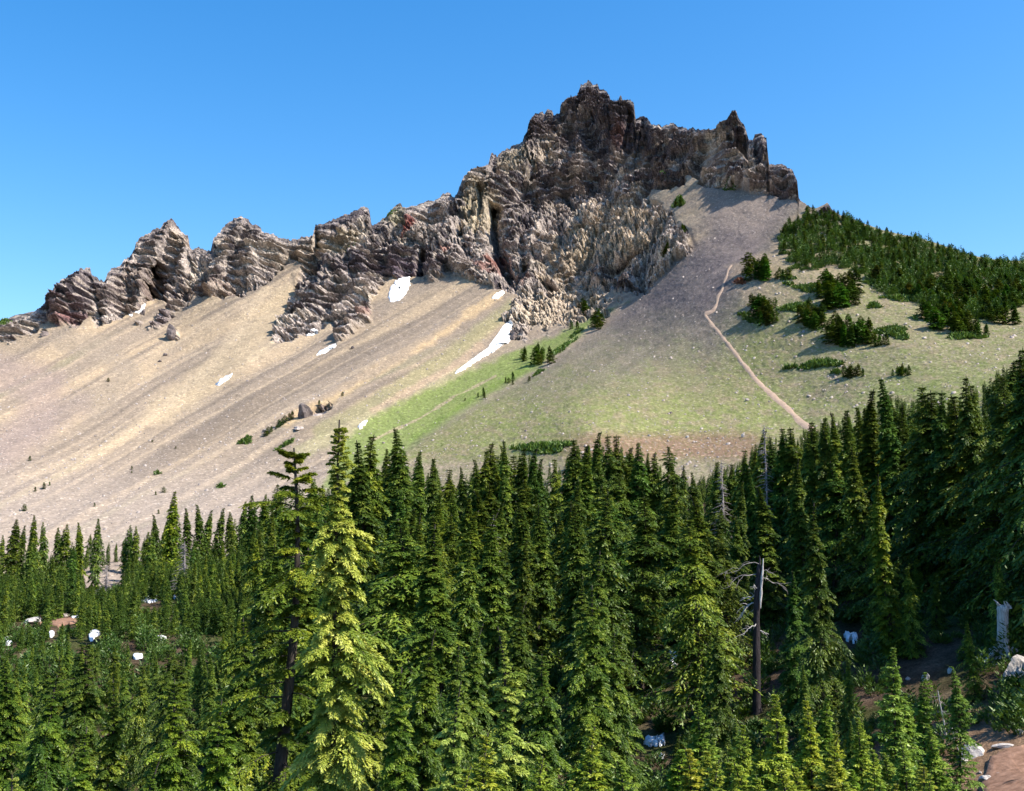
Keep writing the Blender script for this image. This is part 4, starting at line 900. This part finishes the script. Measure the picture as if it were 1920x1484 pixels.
# ------------------------------------------------------------------ stunted firs and shrub mats on the slopes
def in_poly(px, py, pl): return float(poly_sd(np.array([px]), np.array([py]), pl)[0]) > 0
STUNT = []
def stunt(px, pf, hpx, tn=None, wide=1.0, where=''):
    hpx *= 1.12; wide *= 1.3
    b = surf([px], [pf])[0]; r = math.hypot(b[0], b[1]); h = hpx * r / FPX * 1.02
    o = plant(('stunt', rnd.randrange(4)), b[0], b[1], b[2] - .1, h, tn or tuple(v * rnd.uniform(.6, 1.05) for v in rnd.choice(((.8, 1.0, .9), (.95, 1.15, .85), (1.15, 1.25, .8)))), name='stunted_fir', wide=wide, parts=False)
    STUNT.append(dict(o=o, px=px, top=pf - hpx, r=r, h=h, where=where, hpx=hpx)); return o
THICKET = [(1458,462),(1480,432),(1512,404),(1545,408),(1600,416),(1650,436),(1690,446),(1725,452),(1790,474),(1850,490),(1930,495),(1930,575),(1880,582),(1840,600),(1790,590),(1745,578),(1700,556),(1655,545),(1625,520),(1590,500),(1560,500),(1520,508),(1490,500),(1470,480)]
HOLES = [((1590,440),(16,5)),((1760,520),(22,7)),((1850,545),(26,8)),((1540,450),(14,6)),((1800,565),(20,6)),((1660,480),(16,5)),((1560,478),(30,9)),((1625,462),(22,6)),((1650,512),(20,8)),((1700,575),(30,8)),((1500,525),(20,6))]
pts_ = []
q = RS(55)
for _ in range(9000):
    px, py = q.uniform(1455, 1930), q.uniform(400, 605)
    if not in_poly(px, py, THICKET) or any(((px - c[0]) / e[0]) ** 2 + ((py - c[1]) / e[1]) ** 2 < 1 for c, e in HOLES): continue
    if any(abs(px - a) < 11.5 and abs(py - b) < 6.0 for a, b in pts_): continue
    pts_.append((px, py))
pts_.sort(key=lambda a: -a[1])
CL = [((1420,518),(26,13),15,34,'at the upper bend of the trail'),((1434,600),(22,12),12,40,'in the lower trailside clump'),((1430,578),(28,10),7,26,'in the lower trailside clump'),((1468,522),(13,7),4,24,'between the trail and the big thicket'),
      ((1573,562),(44,22),26,42,'in the tall mid-meadow group'),((1520,605),(32,15),16,32,'beside the mid-meadow shrub patch'),((1592,640),(46,14),24,40,'in the lowest dense meadow group'),((1646,645),(24,6),6,24,'in the lowest dense meadow group'),
      ((1602,707),(22,4),7,22,'in the small row above the forest'),((1692,704),(20,3),7,18,'in the outlying row above the forest'),((1745,596),(14,8),5,32,'at the thicket lower tip'),((1792,618),(50,14),18,36,'at the thicket lower tip'),
      ((1838,628),(22,6),6,22,'at the thicket lower tip'),((1885,600),(30,14),9,32,'at the thicket far end'),((1087,580),(9,7),3,28,'on the pale outcrop'),((1122,615),(11,8),4,32,'on the pale outcrop'),((1076,618),(7,3),2,18,'on the pale outcrop'),
      ((983,676),(5,5),3,26,'beside the gully head'),((1018,682),(17,10),7,36,'in the dark gully clump'),((958,718),(12,5),4,16,'along the edge of the green gully'),((905,746),(9,4),3,17,'along the edge of the green gully'),
      ((1284,434),(8,4),3,18,'on the shadowed cliff edge'),((1250,478),(5,5),2,18,'on the spiky outcrop above the scree'),((1272,385),(9,7),4,16,'on the rock shelf above the scree cone')]
for c, e, n, hp, wh in CL:
    for k in range(n):
        for _ in range(30):
            a, b = q.rand() * 6.28, math.sqrt(q.rand()); px, py = c[0] + e[0] * b * math.cos(a), c[1] + e[1] * b * math.sin(a)
            if all(abs(px - s_['px']) > 5 or abs(py - s_['top'] - s_['hpx']) > 4 for s_ in STUNT): break
        stunt(px, py, hp * q.uniform(.55, 1.05), where=wh, wide=q.uniform(.85, 1.25))
for k in range(9): stunt(498 + k * 6.2 + q.uniform(-1, 1), 818 - k * 4.2, q.uniform(8, 14), where='in the row beside the boulder', wide=1.3)
for px, py, hp, wh in [(202,715,7,'alone high on the tan scree'),(55,864,9,'alone low on the scree near the left end'),(246,880,7,'alone on the lower scree'),(286,830,5,'alone on the middle of the scree'),(598,760,10,'just above the pale slab'),(642,743,8,'above the slab, highest of the three there'),
                       (84,918,11,'in a group of four low on the scree'),(67,922,8,'in a group of four low on the scree'),(95,912,7,'in a group of four low on the scree'),(46,958,11,'in a group of four low on the scree'),(307,924,10,'just above the tall forest trees'),(294,930,7,'just above the tall forest trees'),
                       (177,950,7,'close above the forest edge'),(298,964,8,'close above the forest edge'),(1552,392,10,'on the ridge beside the dark knob'),(1515,398,12,'where the bare scree meets the thicket on the ridge'),(330,842,5,'alone under the tan streak'),(245,886,5,'alone on the lower scree'),(872,752,6,'along the edge of the green gully'),(992,715,10,'along the edge of the green gully')]:
    stunt(px, py, hp, where=wh, wide=1.25)
n_th = 292 - len(STUNT)
order = sorted(range(len(pts_)), key=lambda k: -pts_[k][1] + 40 * q.rand())
ind = set(order[:n_th])
bands = ('high in the big thicket', 'midway down the big thicket', 'low in the big thicket')
mass_k = []
for k, (px, py) in enumerate(pts_):
    ridge = float(np.interp(px, sk_x, sk_y)); rel = (py - ridge)
    hp = q.uniform(15, 28) * (.75 if rel < 18 else 1.15)
    if k in ind: stunt(px, py, hp, where=bands[0 if rel < 32 else (1 if rel < 75 else 2)], wide=q.uniform(.9, 1.5))
    else:
        b = surf([px], [py])[0]; mass_k.append((b[0], b[1], b[2] - .1, hp * math.hypot(b[0], b[1]) / FPX, 1.7))
if mass_k: mass('fir_thicket', mass_k, 'dense dark thicket of stunted firs merging below the ridge', 'thicket', M_FOL, 8)
growth('thicket_shrubs', [(*(surf([a + q.uniform(-6, 6)], [b + q.uniform(-2, 5)])[0] - (0, 0, .1)), q.uniform(1.6, 3.4)) for a, b in pts_ for _ in range(3)], 'low dark shrubs filling in between the stunted firs', 'shrubs', M_MAT, 12, (.1, .8))

def shrub_mat(cx, cy, rx, ry, an, lb, name='low_shrub', h=.7, m_=None):
    q = RS(int(cx + cy)); n = int(max(60, min(1500, rx * ry * 5))); a = q.rand(n) * 6.28; b = np.sqrt(q.rand(n)) * (1 + .3 * np.cos(a * 3 + cx)); u, v = rx * b * np.cos(a), ry * b * np.sin(a)
    px, py = cx + u * math.cos(an) - v * math.sin(an), cy + u * math.sin(an) + v * math.cos(an); A = surf(px, py); A[:, 2] += q.rand(n) * h * (1.2 - b) + .05
    d = q.normal(size=(n, 3)) * .6 + (0, -.2, .8); d /= np.linalg.norm(d, axis=1)[:, None]; sv = np.cross(d, q.normal(size=(n, 3))); sv /= np.linalg.norm(sv, axis=1)[:, None]; l_ = .75 * (.5 + q.rand(n, 1))
    V = np.stack([A - sv * l_ * .3, A + sv * l_ * .3, A + d * l_], 1).reshape(-1, 3); c0 = V.mean(0)
    o = obj(name, mesh_np(name, V - c0, np.arange(len(V)).reshape(-1, 3), [m_ or M_MAT], {'tint': np.repeat(q.rand(n), 3)})); o.location = c0; tv = q.uniform(.8, 1.1); o.color = (tv, tv, tv, 1)
    return tag(o, lb, 'shrub', 'low shrub mats on the slopes')
MATS = [(1522,541,34,7,-.05,'bright green flat shrub mat just above the tall fir group'),(1492,578,28,8,-.1,'green shrub mat between the trailside firs and the tall group'),(1675,625,30,10,.1,'broad green shrub mat beside the lowest dense fir group'),(1538,685,38,7,-.1,'long green shrub mat above the small low row of firs'),
        (1809,633,34,4.5,0,'long low shrub mat at the foot of the big thicket'),(1692,562,38,3.5,.06,'thin shrub strip along the lower edge of the thicket'),(1639,575,12,5,0,'small round shrub mat alone on bare meadow below the thicket'),(1397,593,12,4,.1,'small shrub mat touching the trail'),(1415,604,20,3.5,.1,'shrub mat under the trailside fir clump'),
        (1476,522,14,5,0,'shrub mat between the two small fir clumps'),(1478,534,10,3,0,'thin shrub mat directly below another, near the trail'),(1717,598,5,2.5,0,'tiny shrub mat alone below the thicket'),(1482,691,14,2.5,-.1,'faint thin shrub strip at the tail of the long mat'),(1635,533,14,3,0,'thin shrub mat in the gap of the thicket'),
        (461,829,14,5,-.45,'dark green shrub mat slanting down the scree, lowest of the row'),(537,834,20,2.6,-.5,'thin green shrub streak below the fir row'),(1056,652,26,4,-.55,'long shrub mat slanting along the gully edge'),(1080,627,16,3,-.6,'thin shrub mat above the long gully one'),
        (1272,380,13,9,-.7,'green shrub patch on the shelf above the scree cone'),(1368,354,11,5,0,'small green shrub patch under the grey crag'),(1020,842,52,9,-.05,'broad green shrub belt at the forest edge below the meadow'),(1690,698,10,2,0,'thin shrub strip under the outlying fir row'),
        (414,914,7,3,0,'small bush alone on the lowest scree'),(735,400,12,3,-.6,'green shrub patch on the ridge beside the red rock'),(655,467,14,2.5,-.5,'faint shrub streak on the slanting ledge below the sharp crag'),(295,890,7,2,0,'tiny green cushion on the lower scree'),(1568,700,10,2.4,0,'small shrub mat left of the low fir row'),
        (5,606,12,7,-.5,'green shrub patch on the farthest end of the ridge'),(1245,330,8,3,0,'small green shrub on the ledge under the summit crags'),(1010,700,12,2.5,-.5,'thin shrub strip below the dark fir clump at the gully')]
for a in MATS: shrub_mat(*a)
M_RED = foliage_mat('dry_red_needles', [(0, (.10, .03, .02)), (1, (.24, .09, .05))], .1)
shrub_mat(1387,530,10,5,.1,'rust red dead shrub beside the upper trail', h=1.4, m_=M_RED)

# ------------------------------------------------------------------ dead wood, stump, rocks and the path at the near slope
def wood(name, parts, m_, parent, seed=0, amp=.02):
    V, Fq = merge(parts); V = V + amp * np.stack([noise(V[:, 0] * 9 + seed, V[:, 1] * 9, V[:, 2] * 2.5 + k * 7) for k in range(3)], 1)
    return obj(name, mesh_np(name, V, Fq, [m_], smooth=True), parent)
def curve_pts(p0, d, L, n=7, bend=(0, 0, 0), wob=.05, seed=0):
    q = RS(seed); s_ = np.linspace(0, 1, n)[:, None]
    return np.array(p0) + np.array(d) * L * s_ + np.array(bend) * L * s_ ** 2 + np.cumsum(q.normal(size=(n, 3)), 0) * wob * L * .15
def snag():
    b = hit(1419, 1338); r = float(np.hypot(b[0], b[1])); a, b_, c = ray(1436, 1042); H = c * r - b[2]
    root = empty('dead_tree', tuple(b)); k = r / FPX
    ax = np.array([(0, 0, -.2), (.02, 0, .15 * H), (.07, 0, .4 * H), (.14, 0, .7 * H), (.26, 0, .86 * H), (.31, 0, .93 * H), (.34, 0, H)]); ax = np.array([np.interp(np.linspace(0, 1, 26), np.linspace(0, 1, 7), ax[:, i]) for i in range(3)]).T
    rad_ = np.interp(np.linspace(0, 1, 26), [0, .1, .4, .7, .84, .93, 1], [.27, .20, .165, .135, .10, .05, .012])
    wood('trunk', [tube(ax, rad_, 12)], M_DEADD, root, 3, .05)
    wood('bare_wood_streak', [tube(ax[15:25] + np.array([.13, -.14, 0]), rad_[15:25] * .45, 6), tube(ax[12:17] + np.array([.13, -.18, 0]), [.02, .06, .07, .05, .01], 6)], M_DEAD, root, 5, .03)
    for i, (hz, az_, L, up_, rr) in enumerate([(.52, 3.3, 1.5, -.35, .055), (.56, 3.0, .9, .1, .04), (.47, 3.6, .8, -.6, .035), (.72, 3.2, 1.8, -.05, .03), (.75, .1, 1.3, -.15, .03), (.80, 3.0, 1.5, -.1, .025), (.66, .3, .5, .3, .03), (.42, .2, .5, -.3, .03), (.77, 5.4, .9, -.1, .02), (.60, 4.4, .7, .2, .03)]):
        p0 = ax[int(hz * 25)]; d = np.array([math.cos(az_), math.sin(az_) * .6, up_]); pth = curve_pts(p0, d, L, 8, (0, 0, -.25), .35, i)
        parts = [tube(pth, np.linspace(rr, rr * .25, 8), 5)]
        for j in range(7):
            q = RS(i * 10 + j); pp = pth[2 + q.randint(5)]; dd = d + q.normal(size=3) * .7; parts.append(tube(curve_pts(pp, dd, L * .28, 5, (0, 0, -.3), .5, j + i), np.linspace(rr * .4, .005, 5), 3))
        wood('branch', parts, M_DEAD if i in (0, 1, 2, 6, 7, 9) else M_TWIG, root, i, .01)
    return tag(root, 'broken dead tree, dark trunk with a bleached side and twisted white branches', 'dead tree')
snag()
def stump():
    b = hit(1881, 1231); r = float(np.hypot(b[0], b[1])); _, _, c = ray(1884, 1130); H = c * r - b[2]
    root = empty('tree_stump', tuple(b)); n = 22; s_ = np.linspace(0, 1, n)
    ax = np.stack([.0 + .10 * s_ ** 1.5, 0 * s_, -.2 + (H + .1) * s_], 1); rad_ = np.interp(s_, [0, .08, .2, .5, .85, .93, 1], [.52, .38, .29, .24, .22, .27, .12])
    V, Fq = tube(ax, rad_, 20); th = np.arctan2(V[:, 1], V[:, 0]); V[:, :2] *= (1 + .16 * np.sign(np.sin(th * 4 + 1)) * np.abs(np.sin(th * 4 + 1)) * np.clip(1.2 - V[:, 2] / H, .3, 1))[:, None]
    wood('stem', [(V, Fq)], M_DEAD, root, 9, .05)
    for i, (dx, L) in enumerate([(-.18, .5), (-.05, .36), (.16, .45), (.24, .3), (.05, .5)]):
        wood('splinter', [tube(curve_pts((.10 + dx, -.05 * i, H - .25), (-.35 if dx < 0 else .1, -.1, .9), L, 6, (-.3, 0, -.2), .2, i), np.linspace(.09, .012, 6), 5)], M_DEAD, root, i, .03)
    for i, az_ in enumerate((-.3, 3.5, 4.6, 2.6)): wood('root', [tube(curve_pts((math.cos(az_) * .25, math.sin(az_) * .25, .3), (math.cos(az_), math.sin(az_), -.35), .9, 6, (0, 0, -.25), .1, i), np.linspace(.13, .03, 6), 6)], M_DEAD, root, i, .03)
    return tag(root, 'tall bleached broken stump with splintered top on the near slope', 'stump')
stump()
def pole(px0, py0, px1_, py1_, w0, lb, m_=M_DEAD, name='dead_sapling', twigs=16):
    b = hit(px0, py0); r = float(np.hypot(b[0], b[1])) * .985; a, b2, c = ray(px1_, py1_); top = np.array([a * r, b2 * r, c * r]) - b; root = empty(name, tuple(b))
    ax = np.array([top * t_ for t_ in np.linspace(-.03, 1, 12)]); ax[:, 0] += .03 * np.sin(np.linspace(0, 5, 12)); wood('trunk', [tube(ax, np.linspace(w0, .012, 12), 6)], m_, root, 4, .01)
    parts = []
    for i in range(twigs):
        q = RS(i + int(px0)); p0 = ax[3 + q.randint(8)]; az_ = q.rand() * 6.28; d = np.array([math.cos(az_), math.sin(az_), q.uniform(-.5, .2)]); parts.append(tube(curve_pts(p0, d, q.uniform(.15, .5), 6, (0, 0, -.2), .4, i), np.linspace(.010, .002, 6), 3))
    wood('twigs', parts, M_TWIG, root, 2, .004); return tag(root, lb, 'dead tree', 'dead trees in the forest')
pole(1775, 1400, 1760, 1295, .035, 'thin white dead sapling standing over the bright young conifers')
pole(1802, 1440, 1786, 1362, .03, 'short leaning dead sapling by the path, beside the pale rocks')
def snag_px(px, top, r, lb, h=9.):
    a, b, c = ray(px, top); x, y = a * r, b * r; z = Z(x, y); H = c * r - z; root = empty('dead_tree', (x, y, z)); ax = np.stack([.1 * np.sin(np.linspace(0, 3, 14)), 0 * np.linspace(0, 1, 14), np.linspace(0, H, 14)], 1)
    wood('trunk', [tube(ax, np.linspace(.16, .015, 14), 6)], M_TWIG, root, 4, .02); parts = []
    for i in range(170):
        q = RS(i + int(px)); t_ = q.uniform(.2, .99); az_ = q.rand() * 6.28; parts.append(tube(curve_pts((0, 0, t_ * H), (math.cos(az_), math.sin(az_), -.15), q.uniform(.5, 1.7) * (1.2 - t_), 6, (0, 0, -.15), .3, i), np.linspace(.035, .010, 6), 3))
    wood('twigs', parts, M_TWIG, root, 2, .01); return tag(root, lb, 'dead tree', 'dead trees in the forest')
snag_px(1432, 797, 90, 'bare grey dead tree poking above the forest where the trail enters it')
snag_px(1352, 864, 98, 'thinly branched grey dead tree below the reddish bare strip')
snag_px(346, 1015, 120, 'bleached dead tree standing at the back edge of the snow clearing')
snag_px(200, 1060, 135, 'grey dead tree among tall conifers behind the snow specks')
snag_px(925, 965, 80, 'grey bare dead tree deep in the middle of the forest')

def near_rock(px, py, wpx, hpx, m_, lb, seed, deep=.8, name='rock', rz=0., group='rocks along the near path'):
    b = hit(px, py); r = float(np.hypot(b[0], b[1])); k = r / FPX
    o = obj(name, rock_mesh(name, seed, wpx * k / 2, wpx * k / 2 * deep, hpx * k * .7, m_, 4, .18)); o.location = (b[0], b[1], b[2] + hpx * k * .12); o.rotation_euler = (0, .1, rz); return tag(o, lb, 'rock', group)
for i, a in enumerate([(1906,1272,52,46,M_ROCKL,'big pale boulder on the near slope, just below the bleached stump'),(1822,1421,46,28,M_ROCKL,'pale blocky rock at the near end of the dirt path'),(1806,1432,22,14,M_ROCKL,'smaller pale rock leaning on the blocky one by the path'),(1853,1468,36,12,M_ROCKL,'flat pale slab set in the dirt path'),
                       (1872,1460,26,9,M_ROCKL,'flat pale stone just beyond the slab in the path'),(1880,1404,40,8,M_ROCKL,'long thin rock edging the shaded side of the path'),(1912,1378,18,10,M_ROCKL,'pale stone on the bank above the path'),(1785,1262,18,12,M_ROCKL,'white stone in the bare dirt patch under the dark trees, larger'),
                       (1736,1275,16,14,M_ROCKL,'pale rounded stone on the reddish bare patch behind the young conifers'),(1703,1277,12,6,M_ROCKP,'small grey stone on the reddish bare patch'),(1865,1248,9,8,M_ROCKL,'small pale stone at the foot of the bleached stump'),(1896,1440,14,5,M_ROCKP,'small grey stone in the middle of the dirt path'),
                       (1838,1450,10,5,M_ROCKP,'small stone between the blocky rock and the slab'),(1900,1474,12,5,M_ROCKP,'small stone at the bottom edge of the dirt path'),(60,1168,40,14,M_ROCKL,'pale flat rock beside the bare brown ground in the clearing'),(120,1160,30,10,M_ROCKP,'broken brown rocks on the bare ground in the clearing'),(1052,868,14,18,M_ROCKL,'pale rock showing between treetops under the shrub belt')]):
    near_rock(*a, seed=30 + i, rz=i * .6)
# bare trodden ground
def dirt(name, pts, lift=.03):
    pts = densify(pts + [pts[0]], 3.0)[:-1]; c = pts.mean(0); n = len(pts); V = []
    for k in (1, .9, .75, .55, .3, .02):
        b = np.array([hit(*(c + (p - c) * k)) for p in pts]); b[:, 2] = gz(b[:, 0], b[:, 1]) + (lift if k < 1 else -.12) + .02 * fbm(b[:, 0] * 2, b[:, 1] * 2, o=3) + .12 * 0; V.append(b)
    V = np.array(V); V[1:, :, 2] += .10; i = np.arange(6 * n).reshape(6, n); Fq = np.stack([i[:-1], np.roll(i[:-1], -1, 1), np.roll(i[1:], -1, 1), i[1:]], -1).reshape(-1, 4)
    return tag(obj(name, mesh_np(name, V.reshape(-1, 3), Fq, [M_DIRT], smooth=True)), kind='structure')
dirt('path', [(1830,1484),(1845,1450),(1850,1425),(1880,1408),(1925,1400),(1990,1400),(2010,1520),(1850,1530)])
dirt('bare_ground', [(70,1150),(100,1142),(150,1150),(155,1165),(110,1178),(60,1168)])

# ------------------------------------------------------------------ names of the single trees
ORD = 'first second third fourth fifth sixth seventh eighth ninth tenth eleventh twelfth thirteenth fourteenth fifteenth sixteenth seventeenth eighteenth nineteenth twentieth'.split()
TEN = {20: 'twenty', 30: 'thirty', 40: 'forty', 50: 'fifty', 60: 'sixty', 70: 'seventy', 80: 'eighty', 90: 'ninety'}
def ordinal(n):
    if n <= 20: return ORD[n - 1]
    if n > 99: return 'hundred-and-' + ordinal(n - 100) if n > 100 else 'hundredth'
    return (TEN[n // 10 * 10].replace('ty', 'tieth')) if n % 10 == 0 else TEN[n // 10 * 10] + '-' + ORD[n % 10 - 1]
SPECIAL = {'hero': 'tall bright yellow-green conifer standing clear in front of the forest', 'open': 'dark-trunked olive conifer with widely spaced boughs just behind the bright yellow-green one', 'slim': 'slender yellow-green conifer with a bare pointed tip in front of the forest wall',
           'slim2': 'short yellow-green conifer beside the slender one, nearer the tall bright tree', 'cornertip': 'pale yellow tip of a young conifer in the bottom corner under dark boughs'}
for k_, v_ in SPECIAL.items(): tag(T[k_], v_, 'tree', 'conifers of the forest')
def hue(t):
    c = t['tint']; g = c[0] / c[1]
    return ('golden' if g > 1.16 else 'olive' if g > 1.05 else 'blue-green' if g < .85 else 'green'), ('bright ' if c[1] > 1.15 else 'dark ' if c[1] < .85 else '')
def zone_of(t):
    px, r, top = t['px'], t['r'], t['top']
    if r < 45: return 'nearest row', 'in the nearest row ' + ('below the snow clearing' if px < 500 else 'beside the tall bright conifer' if px < 800 else 'before the forest wall' if px < 1250 else 'by the bleached stump')
    if px < 500:
        return ('basin', 'behind the snow clearing') if r > 120 else ('basin front', 'in front of the snow clearing')
    if px < 720: return 'behind hero', 'behind the tall bright conifer'
    if px < 1030: return 'gully', 'below the green gully'
    if px < 1260: return 'belt', 'below the shrub belt'
    if px < 1420: return 'red', 'below the reddish bare strip'
    if px < 1560: return 'trail', 'where the trail meets the forest'
    if px < 1740: return 'meadow', 'below the fir rows on the meadow'
    return 'edge', 'on the rise under the big thicket'
groups = {}
for t in TREES:
    o = t['o']
    if o.get('label') or o.name.startswith('stunted'): continue
    zn, wh = zone_of(t); row = 'topping the skyline of the forest' if t['top'] < np.interp(t['px'], ex, ey) + 12 else ('mid-forest' if t['r'] > 60 else 'front')
    hu, br = hue(t); yg = o.name.startswith('young')
    size = ('small ' if t['h'] < 2.5 else '') if yg else ('tall ' if t['h'] > 12 else 'short ' if t['h'] < 7 else '')
    kind = 'young conifer' if yg else ('treetop' if row.startswith('topping') else 'conifer')
    groups.setdefault(f"{size}{br}{hu} {kind} {wh}", []).append(t)
for lb, L in groups.items():
    L.sort(key=lambda t: t['px'])
    for n_, t in enumerate(L):
        l2 = lb if len(L) == 1 else f"{lb}, {ordinal(n_ + 1)} of {len(L)} from the left".replace(f"of {len(L)} ", '')
        tag(t['o'], l2, 'young tree' if t['o'].name.startswith('young') else 'tree', 'young conifers' if t['o'].name.startswith('young') else 'conifers of the forest')
groups = {}
for t in STUNT:
    big = 'taller ' if t['h'] > 4.6 else ('tiny ' if t['h'] < 1.8 else 'low ' if t['h'] < 3.0 else ''); c = t['o'].children[0].color; hu = 'blackish' if c[1] < .65 else 'dark green' if c[1] < .85 else 'mid green'
    groups.setdefault(f"{big}{hu} stunted fir {t['where']}", []).append(t)
for lb, L in groups.items():
    L.sort(key=lambda t: t['px'])
    for n_, t in enumerate(L): tag(t['o'], lb if len(L) == 1 else f"{lb}, {ordinal(n_ + 1)} from left" if len(lb.split()) < 13 else f"{lb.replace(' stunted', '')}, {ordinal(n_ + 1)} from left", 'small fir', 'stunted firs on the slopes')
